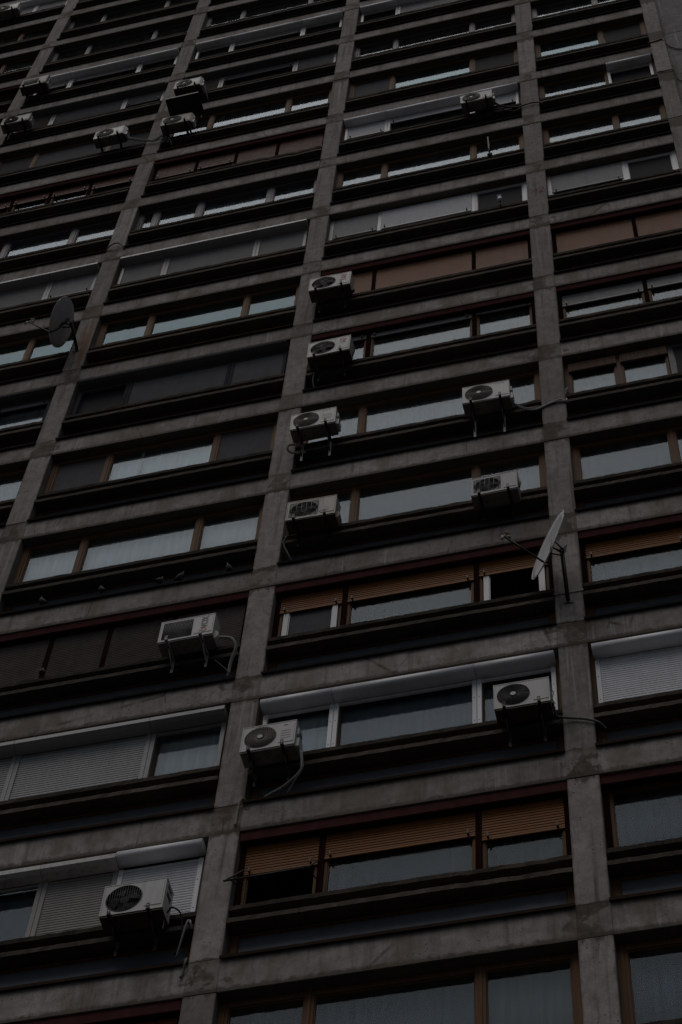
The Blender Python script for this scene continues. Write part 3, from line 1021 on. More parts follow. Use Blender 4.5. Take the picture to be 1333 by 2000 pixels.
def ac_case_me(W, Hh, D, cx, cz, r, square, mat, chamfer):
    """white casing: front panel with a fan opening, top, back, sides; y=-D is the front"""
    bm = bmnew()
    n = 40
    yf = -D
    xl, xr, zl, zh = -W / 2, W / 2, .012, Hh
    # fan opening
    if square:
        sq = (cx - r, cx + r, cz - r * .93, cz + r * .93)
        hole = [(sq[0], sq[2]), (sq[1], sq[2]), (sq[1], sq[3]), (sq[0], sq[3])]
    else:
        hole = [(cx + r * math.cos(2 * math.pi * (i + .5) / n), cz + r * math.sin(2 * math.pi * (i + .5) / n)) for i in range(n)]
    px = min(cx + r + .03, xr - .05)
    rect = (xl, px, zl, zh)
    def out(x, z):
        dx, dz = x - cx, z - cz
        t = 1e9
        if dx > 1e-9: t = min(t, (rect[1] - cx) / dx)
        if dx < -1e-9: t = min(t, (rect[0] - cx) / dx)
        if dz > 1e-9: t = min(t, (rect[3] - cz) / dz)
        if dz < -1e-9: t = min(t, (rect[2] - cz) / dz)
        return (cx + dx * t, cz + dz * t)
    hv = [bm.verts.new((x, yf, z)) for x, z in hole]
    if square:
        ov = [bm.verts.new((x, yf, z)) for x, z in ((rect[0], rect[2]), (rect[1], rect[2]), (rect[1], rect[3]), (rect[0], rect[3]))]
    else:
        ov = [bm.verts.new((p[0], yf, p[1])) for p in (out(x, z) for x, z in hole)]
    hn = len(hv)
    for i in range(hn):
        bm.faces.new((hv[i], hv[(i + 1) % hn], ov[(i + 1) % hn], ov[i]))
    if not square:       # fill the four corners
        for cxn, czn in ((rect[0], rect[2]), (rect[1], rect[2]), (rect[1], rect[3]), (rect[0], rect[3])):
            ang = math.atan2(czn - cz, cxn - cx) % (2 * math.pi)
            i = int((ang / (2 * math.pi)) * n - .5) % n
            c = bm.verts.new((cxn, yf, czn))
            bm.faces.new((ov[i], c, ov[(i + 1) % n]))
    # throat
    dv = [bm.verts.new((v.co.x, yf + .045, v.co.z)) for v in hv]
    for i in range(hn):
        f = bm.faces.new((hv[i], dv[i], dv[(i + 1) % hn], hv[(i + 1) % hn]))
        f.material_index = 1
    f = bm.faces.new(dv); f.material_index = 1
    # right hand part of the front: a raised cover
    v = [bm.verts.new(p) for p in ((px, yf, zl), (xr - chamfer, yf, zl), (xr - chamfer, yf, zh), (px, yf, zh))]
    bm.faces.new(v)
    box(bm, px + .012, xr - .02 - chamfer, yf - .006, yf - .0005, Hh * .16, Hh - .03)
    # shell
    prof = [(xl, yf), (xr - chamfer, yf), (xr, yf + chamfer), (xr, 0), (xl, 0)] if chamfer else [(xl, yf), (xr, yf), (xr, 0), (xl, 0)]
    lo = [bm.verts.new((x, y, zl)) for x, y in prof]
    hi = [bm.verts.new((x, y, zh)) for x, y in prof]
    m = len(prof)
    for i in range(1, m):
        bm.faces.new((lo[i], lo[(i + 1) % m], hi[(i + 1) % m], hi[i]))
    bm.faces.new(hi)
    f = bm.faces.new(lo[::-1]); f.material_index = 1
    # top lid with overhanging lip
    box(bm, xl - .004, xr - chamfer * .6 + .004, yf - .004, .004, zh + .001, zh + .014)
    # front edge bead
    box(bm, xl - .002, xl + .012, yf - .005, yf - .0005, zl, zh)
    box(bm, xl + .013, xr - chamfer, yf - .005, yf - .0005, zl, zl + .02)
    me = bpy.data.meshes.new('casing')
    bmesh.ops.recalc_face_normals(bm, faces=[f for f in bm.faces])
    bm.to_mesh(me); bm.free()
    for q in (mat, 'void'):
        me.materials.append(M[q])
    return me

def guard_me(kind, r, mat):
    bm = bmnew()
    def circ(rr, y, n=36, w=.004):
        tube(bm, [(rr * math.cos(2 * math.pi * i / n), y, rr * math.sin(2 * math.pi * i / n)) for i in range(n + 1)], w, 5)
    if kind in ('rings', 'swirl', 'radial'):
        nr = {'rings': 7, 'swirl': 9, 'radial': 9}[kind]
        for i in range(nr):
            rr = .05 + (r - .055) * i / (nr - 1)
            circ(rr, -.006 - .012 * math.sin(math.pi * i / nr), w=.0075 if kind == 'rings' else (.0045 if kind == 'radial' else .002))
        ns = {'rings': 6, 'swirl': 26, 'radial': 24}[kind]
        for i in range(ns):
            a0 = 2 * math.pi * i / ns
            tw = 1.25 if kind == 'swirl' else 0.0
            tube(bm, [((.045 + (r - .045) * t) * math.cos(a0 + tw * t), -.004 - .01 * math.sin(math.pi * t), (.045 + (r - .045) * t) * math.sin(a0 + tw * t))
                      for t in [q / 6 for q in range(7)]], .0058 if kind == 'swirl' else .0045, 4)
    elif kind == 'bars':
        circ(r - .004, -.002, w=.006)
        for i in range(-7, 8):
            x = i * r / 7.6
            h = math.sqrt(max(0, r * r - x * x))
            tube(bm, [(x, -.004, -h), (x, -.004, h)], .0026, 4)
        for i in (-1, 0, 1):
            z = i * r * .5
            h = math.sqrt(max(0, r * r - z * z))
            tube(bm, [(-h, -.002, z), (h, -.002, z)], .002, 4)
    elif kind == 'cone':
        circ(r - .003, -.002, w=.005)
        for i in range(-9, 10):
            x = i * r / 9.6
            h = math.sqrt(max(0, r * r - x * x))
            tube(bm, [(x, -.003, -h), (x, -.003, h)], .0018, 4)
    elif kind == 'square':
        n = 20
        for i in range(n + 1):
            x = -r + 2 * r * i / n
            tube(bm, [(x, -.004, -r * .93), (x, -.004, r * .93)], .0027, 4)
        for i in range(n + 1):
            z = -r * .93 + 2 * r * .93 * i / n
            tube(bm, [(-r, -.002, z), (r, -.002, z)], .0027, 4)
    elif kind == 'sqbars':
        for i in range(6):
            x = -r + 2 * r * (i + .5) / 6
            tube(bm, [(x, -.004, -r * .93), (x, -.004, r * .93)], .0032, 4)
        for i in range(14):
            z = -r * .93 + 2 * r * .93 * (i + .5) / 14
            tube(bm, [(-r, -.002, z), (r, -.002, z)], .0016, 4)
        for sx in (-1, 1):         # grey corner fillets round the fan
            for sz in (-1, 1):
                pts = [(sx * r, .003, sz * r * .93)] + [(sx * r * .95 * math.cos(a), .003, sz * r * .90 * math.sin(a)) for a in [math.pi / 2 * q / 7 for q in range(8)]]
                vs_ = [bm.verts.new(p) for p in pts]
                for q in range(1, len(vs_) - 1):
                    bm.faces.new((vs_[0], vs_[q], vs_[q + 1]))
    return finish(bm, 'fan_guard', mat)

def fan_me(r):
    bm = bmnew()
    tube(bm, [(0, .02, 0), (0, .036, 0)], r * .28, 16)
    for i in range(4):
        a = 2 * math.pi * i / 4 + .4
        pts = []
        for t0, y in ((-.42, .012), (.42, .034)):
            for rr in (.26, .88):
                pts.append((r * rr * math.cos(a + t0 * (1.1 if rr > .5 else .6)), y, r * rr * math.sin(a + t0 * (1.1 if rr > .5 else .6))))
        v = [bm.verts.new(pts[q]) for q in (0, 1, 3, 2)]
        bm.faces.new(v)
        v2 = [bm.verts.new(Vector(pts[q]) + Vector((0, .004, 0))) for q in (0, 1, 3, 2)]
        bm.faces.new(v2[::-1])
    return finish(bm, 'fan', 'void')

def hub_me(r):
    bm = bmnew(); tube(bm, [(0, -.022, 0), (0, -.010, 0)], r, 20)
    return finish(bm, 'hub', 'case')

def bracket_me(D, leg, mat, mat2):
    bm = bmnew()
    yo = -.11 - D
    # horizontal channel
    box(bm, -.02, -.014, yo - .03, 0.0, -.042, -.002)
    box(bm, .014, .02, yo - .03, 0.0, -.042, -.002)
    box(bm, -.0138, .0138, yo - .03, 0.0, -.008, -.003)
    # upturned end with a slot
    box(bm, -.02, -.010, yo - .036, yo - .030, -.042, .055)
    box(bm, .010, .02, yo - .036, yo - .030, -.042, .055)
    box(bm, -.0098, .0098, yo - .036, yo - .030, .040, .055)
    box(bm, -.0098, .0098, yo - .036, yo - .030, -.042, .005)
    # leg against the ledge
    box(bm, -.019, .019, .002, .008, -leg, .02, 1)
    # stay
    v0 = len(bm.verts)
    tube(bm, [(0, yo + .12, -.03), (0, -.002, -leg * .72)], .010, 6)
    return finish(bm, 'bracket', [mat, mat2])

def valve_me(hh, round_):
    bm = bmnew()
    if round_:
        prof = []
        for i in range(9):
            a = math.pi * i / 8
            prof.append((.055 * math.sin(a), .10 + .095 * math.cos(a)))
        rows = []
        for y in (-.17, -.02):
            rows.append([bm.verts.new((x, y, z)) for x, z in prof])
        for i in range(8):
            f = bm.faces.new((rows[0][i], rows[1][i], rows[1][i + 1], rows[0][i + 1])); f.smooth = True
        bm.faces.new(rows[0][::-1]); bm.faces.new(rows[1])
    else:
        box(bm, 0, .045, -.19, -.03, .03, hh * .40)
        box(bm, 0, .03, -.19, -.05, hh * .55, hh * .80)
        box(bm, .0305, .034, -.17, -.07, hh * .60, hh * .66, 1)
    return finish(bm, 'valve_cover', ['case', 'void'], 0.004)

AC = {}
def make_ac(i, x, z, W, Hh, kind, label, mat='case', base='base', arm='arm', arm2=None, leg=.34, hub=True, chamfer=0.0, D=.245,
            valve='box', gmat='guard', bar_off=(.62, .60), r=None):
    yb = -.105 if D > .2 else -.12           # back of the unit
    root = empty('air_conditioner', (x, yb, z), label, 'air conditioner', 'outdoor air conditioning units on the facade')
    AC[i] = root
    root.rotation_euler = (0, R(((i * 37) % 11 - 5) * .14), R(((i * 53) % 7 - 3) * .3))
    if i in (5, 12, 15, 16):
        mat = 'case_old'
    square = kind in ('square', 'sqbars')
    rr = r or min(Hh * .43, W * .295)
    cx, cz = -W / 2 + rr + W * .055, Hh * .52
    case = put('casing', ac_case_me(W, Hh, D, cx, cz, rr, square, mat, chamfer), root)
    fan = put('fan', fan_me(rr * .95), root, (cx, -D, cz))
    g = put('fan_guard', guard_me(kind, rr, gmat), root, (cx, -D, cz))
    if hub and not square:
        put('hub', hub_me(rr * .17), g)
    # base pan
    bm = bmnew()
    box(bm, -W / 2 + .004, W / 2 - .004 - chamfer * .5, -D + .004, -.004, -.014, .011)
    box(bm, -W / 2 + .03, W / 2 - .03, -D + .03, -.03, -.024, -.0145)
    for q in range(5):
        hx = -W / 2 + W * (q + .7) / 5.6
        tube(bm, [(hx, -D * .5, -.0245), (hx, -D * .5, -.026)], .012, 8, 1)
    put('base_pan', finish(bm, 'base_pan', [base, 'void']), root)
    for sx in (-1, 1):
        put('bracket', bracket_me(D, leg, arm, arm2 or arm), root, (sx * W * .5 * bar_off[0], .062, -.026))
    if valve:
        put('valve_cover', valve_me(Hh, valve == 'round'), root, (W / 2 + .001, 0, 0))
    return root, (cx, cz, rr, D)

def lines_panel(root, W, Hh, D, cx, rr, n=5, mat='greyprint'):
    """louvre grooves on the cover beside the fan"""
    bm = bmnew()
    x0 = cx + rr + .06
    x1 = W / 2 - .06
    for q in range(n):
        z = Hh * .32 + Hh * .4 * q / n
        box(bm, x0, x1, -D - .0085, -D - .006, z, z + .006)
    put('louvre', finish(bm, 'louvre', mat), root)

def letters(root, body, x, z, D, size, mat, rot=0.0):
    me = text_mesh(body, size, mat)
    o = put('lettering', me, root, (x, -D - .009, z))
    o.rotation_euler = (Matrix.Rotation(-rot, 4, 'Y') @ RAX).to_euler()
    return o

def disc(root, name, x, z, D, rx, rz, mat, inner=0.0):
    bm = bmnew()
    n = 28
    vo_ = [bm.verts.new((rx * math.cos(2 * math.pi * q / n), 0, rz * math.sin(2 * math.pi * q / n))) for q in range(n)]
    vb = [bm.verts.new((v.co.x, .002, v.co.z)) for v in vo_]
    if inner:
        vi = [bm.verts.new((v.co.x * inner, 0, v.co.z * inner)) for v in vo_]
        for q in range(n):
            bm.faces.new((vo_[q], vo_[(q + 1) % n], vi[(q + 1) % n], vi[q]))
    else:
        bm.faces.new(vo_)
    for q in range(n):
        bm.faces.new((vo_[q], vb[q], vb[(q + 1) % n], vo_[(q + 1) % n]))
    return put(name, finish(bm, name, mat), root, (x, -D - .0095, z))

def world_hose(root, pts, r, name='hose', mat='hose', n=7):
    bm = bmnew()
    o = Vector(root.location) if root else Vector((0, 0, 0))
    tube(bm, [p - o for p in spline(pts, n)], r, 8)
    return put(name, finish(bm, name, mat), root)

ZG = GZ
# (world x of centre, height of the foot) worked out on the facade grid
a, q = make_ac(1, -5.345, ZG + 1.13, .77, .525, 'bars',
    'big plain white air conditioner on rusty tray in front of white roller shutters',
    mat='case', base='base_rust', hub=False, valve=None, gmat='guard_dark', leg=.30, D=.27)
bm = bmnew()
for zz in (.30, .33, .36, .44, .47):
    box(bm, .3855, .389, -.20, -.06, zz, zz + .012)
put('side_vent', finish(bm, 'side_vent', 'void'), a)
world_hose(a, [(-4.96, -.20, ZG + 1.24), (-4.90, -.22, ZG + 1.30), (-4.80, -.16, ZG + 1.22), (-4.79, -.06, ZG + .95), (-4.86, .0, ZG + .72)], .011, 'cable', 'cable')
world_hose(a, [(-4.72, -.05, ZG + 1.20), (-4.73, -.10, ZG + 1.15), (-4.78, -.06, ZG + .95), (-4.85, .02, ZG + .70)], .013, 'hose', 'hose')
world_hose(a, [(-4.72, -.05, ZG + 1.22), (-4.69, -.10, ZG + 1.12), (-4.68, -.06, ZG + 1.06)], .012, 'hose', 'hose')
world_hose(a, [(-4.98, -.20, ZG + 1.12), (-4.985, -.19, ZG + .98)], .007, 'drain_tube', 'hose')

a, q = make_ac(2, -3.94, ZG + 3.935, .72, .505, 'swirl',
    'white air conditioner with swirling fan grille under left end of long white shutter box',
    base='base', arm='arm', leg=.30)
lines_panel(a, .72, .505, .245, q[0], q[2], 4)
disc(a, 'emblem', .22, .44, .245, .030, .012, 'pinkprint')
world_hose(a, [(-3.56, -.2, ZG + 4.0), (-3.52, -.22, ZG + 3.90), (-3.50, -.2, ZG + 3.75), (-3.52, -.16, ZG + 3.60),
               (-3.75, -.05, ZG + 3.50), (-3.98, .0, ZG + 3.42), (-4.10, .06, ZG + 3.36)], .020)
world_hose(a, [(-3.56, -.21, ZG + 4.0), (-3.50, -.24, ZG + 3.88), (-3.49, -.22, ZG + 3.72), (-3.51, -.18, ZG + 3.58),
               (-3.62, -.08, ZG + 3.50), (-3.72, .0, ZG + 3.40)], .009, 'cable', 'hose')

a, q = make_ac(3, -.645, ZG + 3.95, .71, .51, 'radial',
    'white air conditioner with black spoked fan grille and white hub beside the right column',
    base='base_rust', arm='arm', leg=.36, valve=None, gmat='guard_dark')
put('terminal_block', (lambda bm: (box(bm, .356, .375, -.17, -.08, .06, .16), box(bm, .376, .384, -.15, -.10, .08, .12), finish(bm, 'terminal_block', 'black'))[2])(bmnew()), a)
world_hose(a, [(-.29, -.22, ZG + 4.10), (-.27, -.20, ZG + 4.0), (-.25, -.1, ZG + 3.96), (-.10, -.04, ZG + 3.96), (.08, -.035, ZG + 3.90), (.24, -.03, ZG + 3.80), (.33, .05, ZG + 3.74)], .017, 'hose', 'hose_grey')
world_hose(a, [(-.29, -.2, ZG + 4.42), (-.26, -.22, ZG + 4.30), (-.28, -.2, ZG + 4.2), (-.25, -.2, ZG + 4.08)], .005, 'cable', 'cable')

a, q = make_ac(4, -5.38, ZG + 6.845, .80, .51, 'square',
    'white air conditioner with square black grille and red emblem, in front of brown shutters',
    base='base', arm='arm_w', arm2='arm_w', leg=.30, valve='round', gmat='guard_w')
letters(a, 'VOX', .265, .335, .245, .135, 'greyprint', R(90))
disc(a, 'emblem', .262, .145, .245, .042, .050, 'redprint', .55)
world_hose(a, [(-4.95, -.2, ZG + 6.95), (-4.86, -.22, ZG + 6.90), (-4.74, -.20, ZG + 6.86), (-4.68, -.14, ZG + 6.72), (-4.76, -.04, ZG + 6.52), (-4.80, .04, ZG + 6.28)], .024)
world_hose(a, [(-5.0, -.06, ZG + 6.62), (-4.88, -.04, ZG + 6.46), (-4.76, .0, ZG + 6.30)], .008, 'drain_tube', 'hose_grey')

a, q = make_ac(5, -3.755, ZG + 9.595, .77, .535, 'sqbars',
    'white air conditioner with paper sticker and yellowed valve cover, left end of blue-grey windows',
    base='base_rust', arm='black', leg=.24, valve='round', gmat='guard_w')
a.children[-1].data.materials[0] = M['beige_pl']
bm = bmnew(); box(bm, .13, .27, -.2545, -.252, .13, .24)
put('sticker', finish(bm, 'sticker', 'sticker'), a)
world_hose(a, [(-4.16, -.14, ZG + 9.5), (-4.20, -.10, ZG + 9.35), (-4.12, -.04, ZG + 9.12), (-4.06, .05, ZG + 8.98)], .016, 'hose', 'hose_grey')
world_hose(a, [(-4.18, -.12, ZG + 9.48), (-4.24, -.06, ZG + 9.34), (-4.17, -.02, ZG + 9.15), (-4.10, .05, ZG + 8.98)], .006, 'cable', 'cable')

a, q = make_ac(6, -3.905, ZG + 12.535, .76, .505, 'rings',
    'white air conditioner on white bracket legs, left end of the white-curtained window',
    base='base', arm='arm', arm2='arm_w', leg=.50, hub=True)
lines_panel(a, .76, .505, .245, q[0], q[2], 4)
for n_, xx in enumerate((.17, .22, .27)):
    disc(a, 'emblem', xx, .445, .245, .014, .008, 'blueprint')
world_hose(a, [(-4.1, -.08, ZG + 12.42), (-4.32, -.14, ZG + 12.44), (-4.37, -.12, ZG + 12.36), (-4.30, -.06, ZG + 12.30), (-4.08, -.02, ZG + 12.30)], .02)

a, q = make_ac(7, -3.79, ZG + 15.135, .76, .55, 'cone',
    'white air conditioner with pink emblem and bare dark fan opening, under the red lintel',
    base='base_rust', arm='arm', leg=.32, hub=False, valve=None)
disc(a, 'emblem', .25, .44, .245, .062, .040, 'pinkprint')
letters(a, 'LG', .25, .345, .245, .075, 'greyprint')
world_hose(a, [(-3.42, -.2, ZG + 15.5), (-3.37, -.22, ZG + 15.4), (-3.37, -.2, ZG + 15.28), (-3.42, -.16, ZG + 15.2)], .010, 'cable', 'cable')
world_hose(a, [(-4.1, -.08, ZG + 15.05), (-4.12, -.05, ZG + 14.8), (-4.08, .04, ZG + 14.55)], .013, 'hose', 'hose_grey')

a, q = make_ac(8, -3.94, ZG + 17.935, .79, .535, 'cone',
    'white air conditioner with pink emblem and small red sticker, left of tan shutters',
    base='base_rust', arm='arm', leg=.30, hub=False, valve=None)
disc(a, 'emblem', .255, .445, .245, .066, .042, 'pinkprint')
letters(a, 'LG', .255, .345, .245, .075, 'greyprint')
bm = bmnew(); box(bm, .185, .315, -.254, -.252, .23, .275)
put('sticker', finish(bm, 'sticker', 'redprint'), a)
bm = bmnew(); box(bm, .396, .435, -.10, -.04, .02, .14)
put('terminal_block', finish(bm, 'terminal_block', 'black'), a)

a, q = make_ac(9, -.93, ZG + 9.34, .70, .50, 'sqbars',
    'white air conditioner with square ribbed grille, right end of the blue-grey windows',
    mat='case_grey', base='base', arm='black', leg=.20, valve=None, gmat='guard_w')
bm = bmnew(); tube(bm, [(.355, -.14, .20), (.372, -.14, .30), (.362, -.14, .40)], .018, 6)
put('pipe_end', finish(bm, 'pipe_end', 'beige_pl'), a)

a, q = make_ac(10, -1.035, ZG + 12.295, .765, .54, 'rings',
    'white air conditioner with brown ringed grille and pale hose running right to the column',
    base='base', arm='arm', arm2='arm_w', leg=.56)
for n_, xx in enumerate((.17, .21, .25, .29)):
    disc(a, 'emblem', xx, .485, .245, .013, .008, 'blueprint')
world_hose(a, [(-.63, -.2, ZG + 12.32), (-.5, -.12, ZG + 12.26), (-.30, -.04, ZG + 12.28), (-.16, -.03, ZG + 12.33), (.0, -.035, ZG + 12.42), (.12, -.04, ZG + 12.44),
               (.215, -.03, ZG + 12.38), (.20, .04, ZG + 12.62), (.195, .06, ZG + 12.9), (.225, .1, ZG + 13.05)], .02)
world_hose(a, [(-.63, -.2, ZG + 12.30), (-.45, -.10, ZG + 12.22), (-.28, -.045, ZG + 12.25), (-.10, -.04, ZG + 12.36), (.06, -.045, ZG + 12.40), (.20, -.04, ZG + 12.36)], .011)

a, q = make_ac(11, -1.12, ZG + 26.36, .70, .47, 'rings',
    'white air conditioner with ringed grille hung in front of a long white shutter box',
    mat='case_grey', base='base', arm='arm', leg=.24)
world_hose(a, [(-.76, -.2, ZG + 26.45), (-.6, -.12, ZG + 26.28), (-.3, -.03, ZG + 26.26), (-.12, -.03, ZG + 26.30), (.10, -.03, ZG + 26.32), (.24, -.03, ZG + 26.18), (.30, .06, ZG + 26.08)], .016, 'cable', 'cable')
world_hose(a, [(-.76, -.2, ZG + 26.40), (-.6, -.10, ZG + 26.14), (-.35, -.03, ZG + 26.06), (-.2, -.02, ZG + 26.22)], .010, 'cable', 'cable')

a, q = make_ac(12, -8.32, ZG + 29.23, .76, .52, 'rings',
    'white air conditioner right under the black sheet metal canopy',
    base='base', arm='arm', leg=.30, chamfer=.05)
a, q = make_ac(13, -8.35, ZG + 31.82, .70, .52, 'rings',
    'white air conditioner right above the black sheet metal canopy',
    base='base_rust', arm='black', leg=.30, chamfer=.05)
world_hose(a, [(-7.98, -.2, ZG + 32.0), (-7.92, -.2, ZG + 31.8), (-7.86, -.1, ZG + 31.5), (-7.84, .0, ZG + 31.35)], .013, 'hose', 'hose_grey')

a, q = make_ac(14, -9.99, ZG + 29.36, .77, .50, 'rings',
    'white air conditioner with wrapped pipes running right across the column',
    base='base', arm='arm', leg=.26, chamfer=.05)
for dz_, rr_, mm in ((0, .018, 'hose'), (-.06, .014, 'hose_grey'), (.03, .012, 'cable')):
    world_hose(a, [(-9.6, -.2, ZG + 29.42 + dz_), (-9.45, -.18, ZG + 29.30 + dz_), (-9.25, -.10, ZG + 29.28 + dz_), (-9.08, -.06, ZG + 29.26 + dz_),
                   (-8.92, -.05, ZG + 29.18 + dz_), (-8.72, -.08, ZG + 29.24 + dz_ * 3), (-8.55, -.04, ZG + 29.10 + dz_ * 2), (-8.48, .05, ZG + 28.85)], rr_, 'hose', mm)

a, q = make_ac(15, -12.88, ZG + 32.0, .74, .45, 'rings',
    'white air conditioner with dark fan and short white hose, second from the top at left',
    base='base', arm='black', leg=.26, gmat='void')
world_hose(a, [(-12.98, -.12, ZG + 31.92), (-13.04, -.12, ZG + 31.82), (-13.08, -.06, ZG + 31.7)], .02)
a, q = make_ac(16, -12.94, ZG + 34.85, .72, .56, 'square',
    'white air conditioner with square grille and rusty underside, high on the far left column',
    base='base_rust', arm='arm', leg=.26, gmat='guard')
a, q = make_ac(17, -15.35, ZG + 42.98, .76, .52, 'rings',
    'small white air conditioner cut off at the top left corner of the photo',
    base='base', arm='arm', leg=.26)

# black sheet canopy between the two units on the left column
t = empty('canopy', (-8.24, -.02, ZG + 30.40), 'black sheet metal canopy between two stacked air conditioners', 'canopy')
bm = bmnew(); box(bm, -.42, .42, -.58, -.05, .0, .006); box(bm, -.42, .42, -.586, -.5805, -.05, .006)
put('sheet', finish(bm, 'sheet', 'black'), t)
for sx in (-.34, .34):
    bm = bmnew(); box(bm, sx - .012, sx + .012, -.55, .03, -.03, -.001); tube(bm, [(sx, -.45, -.02), (sx, .0, -.30)], .010, 6); box(bm, sx - .015, sx + .015, -.004, .012, -.34, .0)
    put('bracket', finish(bm, 'bracket', 'black'), t)

# ------------------------------------------------------------------ satellite dishes
CM = CAM_E.to_matrix()
def dish(name, centre, ncam, r, base, label, lnb_len, up_hint=Vector((0, 0, 1)), depth=.055, back=1.0, mat='dish', squash=1.0):
    n = (CM @ Vector(ncam)).normalized()
    c = Vector(centre)
    up = (up_hint - n * up_hint.dot(n)).normalized()
    rt = up.cross(n).normalized()
    bpos = Vector(base)
    root = empty(name, bpos, label, 'satellite dish', 'satellite dishes')
    o = bpos
    def L(u, v, w):
        return c + rt * u + up * v + n * w - o
    bm = bmnew()
    nr, ns = 6, 40
    front = [[None] * ns for _ in range(nr + 1)]
    rings = []
    for side, off in ((0, 0.0), (1, -.006)):
        rg = []
        for i in range(1, nr + 1):
            t = i / nr
            rg.append([bm.verts.new(L(r * squash * t * math.cos(2 * math.pi * q / ns), r * t * math.sin(2 * math.pi * q / ns), -depth * (1 - t * t) + off)) for q in range(ns)])
        ctr = bm.verts.new(L(0, 0, -depth + off))
        for q in range(ns):
            f = bm.faces.new((ctr, rg[0][q], rg[0][(q + 1) % ns])); f.smooth = True
        for i in range(nr - 1):
            for q in range(ns):
                f = bm.faces.new((rg[i][q], rg[i + 1][q], rg[i + 1][(q + 1) % ns], rg[i][(q + 1) % ns])); f.smooth = True
        rings.append(rg[-1])
    for q in range(ns):
        bm.faces.new((rings[0][q], rings[1][q], rings[1][(q + 1) % ns], rings[0][(q + 1) % ns]))
    # rolled rim
    tube(bm, [L(r * squash * math.cos(2 * math.pi * q / ns), r * math.sin(2 * math.pi * q / ns), -.003) for q in range(ns + 1)], .009, 6)
    put('reflector', finish(bm, 'reflector', mat), root)
    # arm to the receiver
    low = L(0, -r * .98, -.01)
    tip = L(0, -r * .55, lnb_len)
    bm = bmnew()
    tube(bm, [L(0, -r * .5, -depth - .03), L(0, -r * .9, -.05), low, low.lerp(tip, .5), tip], .014, 8)
    for s in (-1, 1):
        tube(bm, [L(s * r * .55, -r * .8, 0), tip.lerp(low, .3)], .005, 5) if name == 'none' else None
    put('arm', finish(bm, 'arm', 'black'), root)
    bm = bmnew()
    d = (Vector(L(0, 0, 0)) - tip).normalized()
    a_ = tip
    tube(bm, [a_ + d * .09, a_ + d * .05, a_ + d * .045, a_ - d * .03], [.034, .034, .02, .02], 10)
    tube(bm, [a_ - d * .03 + n * 0, a_ - d * .03 - up * .09], [.022, .018], 8)
    tube(bm, [a_ + up * .10 + d * .06, a_ + up * .10 - d * .02], .028, 10)
    tube(bm, [a_, a_ + up * .10], .012, 6)
    put('receiver', finish(bm, 'receiver', ['beige_pl']), root)
    # clamp behind the dish and the pole to the wall
    bm = bmnew()
    top = L(0, -.02, -depth - .16)
    for s in (-1, 1):
        tube(bm, [L(s * .05, .09, -depth - .01), top + rt * s * .03 + up * .02, top + rt * s * .03 - up * .05, L(s * .05, -.11, -depth - .01)], .011, 6)
    tube(bm, [L(0, .2, -depth - .004), L(0, -.2, -depth - .004)], .02, 6)
    for q in range(4):
        zz = top - up * (.06 * q - .08)
        tube(bm, [zz - rt * .02, zz + rt * .09 - n * .03], .006, 5)
    put('clamp', finish(bm, 'clamp', 'black'), root)
    bm = bmnew()
    top2 = top + Vector((0, 0, .08))
    tube(bm, [Vector((0, 0, 0)), Vector((0, -.06, .02)), top2 * .3 + Vector((0, -.02, 0)), top2], [.028, .030, .030, .030], 10)
    box(bm, -.07, .07, -.006, .004, -.09, .09)
    put('pole', finish(bm, 'pole', 'black'), root)
    return root

dish('satellite_dish', (-.175, -.50, ZG + 7.37), (-.92, .40, .03), .52, (-.012, -.006, ZG + 6.68),
     'grey satellite dish seen edge on, on a pole at the right column above orange shutters', .62)
dish('satellite_dish', (-9.21, -.50, ZG + 18.50), (-.92, .22, -.30), .49, (-9.005, -.006, ZG + 18.22),
     'round grey satellite dish seen from behind, on the left column', .55)

# ------------------------------------------------------------------ small things on the facade
def seg_tube(name, pts, r, mat, label=None, cat=None, group=None, n=6, smooth=True, parent=None):
    bm = bmnew()
    o = Vector(pts[0])
    tube(bm, [Vector(p) - o for p in (spline(pts, n) if smooth and len(pts) > 2 else pts)], r, 8)
    ob = put(name, finish(bm, name, mat), parent, o)
    tag(ob, label, cat, group)
    return ob

# cable clipped over the left column, corner cables, drain pipes on the beam by the middle column
seg_tube('cable', [(-9.16, .02, zb(8) + .44), (-9.12, -.04, zb(8) + .60), (-9.0, -.06, zb(8) + .74), (-8.88, -.05, zb(8) + .72), (-8.77, -.045, zb(8) + .52), (-8.74, .0, zb(8) + .42)], .014, 'cable',
         'black cable arching over the left column below a grey-framed window', 'cable')
seg_tube('cable', [(2.74, -.05, ZG + 28.62), (2.77, -.018, ZG + 28.645), (2.95, -.016, ZG + 28.67), (3.07, -.016, ZG + 28.70), (3.166, .06, ZG + 28.46), (3.293, .07, ZG + 28.20), (3.448, .07, ZG + 28.02), (3.9, .07, ZG + 27.9), (4.6, .07, ZG + 28.2)], .016, 'cable',
         'black cable across the corner column sagging over the wall, upper one', 'cable')
seg_tube('cable', [(2.80, -.02, ZG + 26.62), (2.95, -.02, ZG + 26.60), (3.13, -.02, ZG + 26.56), (3.18, .05, ZG + 26.30), (3.25, .07, ZG + 26.05), (3.45, .07, ZG + 25.8), (4.0, .07, ZG + 25.7)], .014, 'cable',
         'black cable round the stained corner column, lower one', 'cable')
seg_tube('drain_pipe', [(-4.25, .03, ZG + 3.40), (-4.29, -.05, ZG + 3.38), (-4.33, -.03, ZG + 3.28), (-4.345, -.016, ZG + 3.12), (-4.345, -.016, ZG + 2.95), (-4.36, -.018, ZG + 2.92)], .014, 'beige_pl',
         'thin beige drain tube hooked over the beam edge beside the middle column', 'tube')
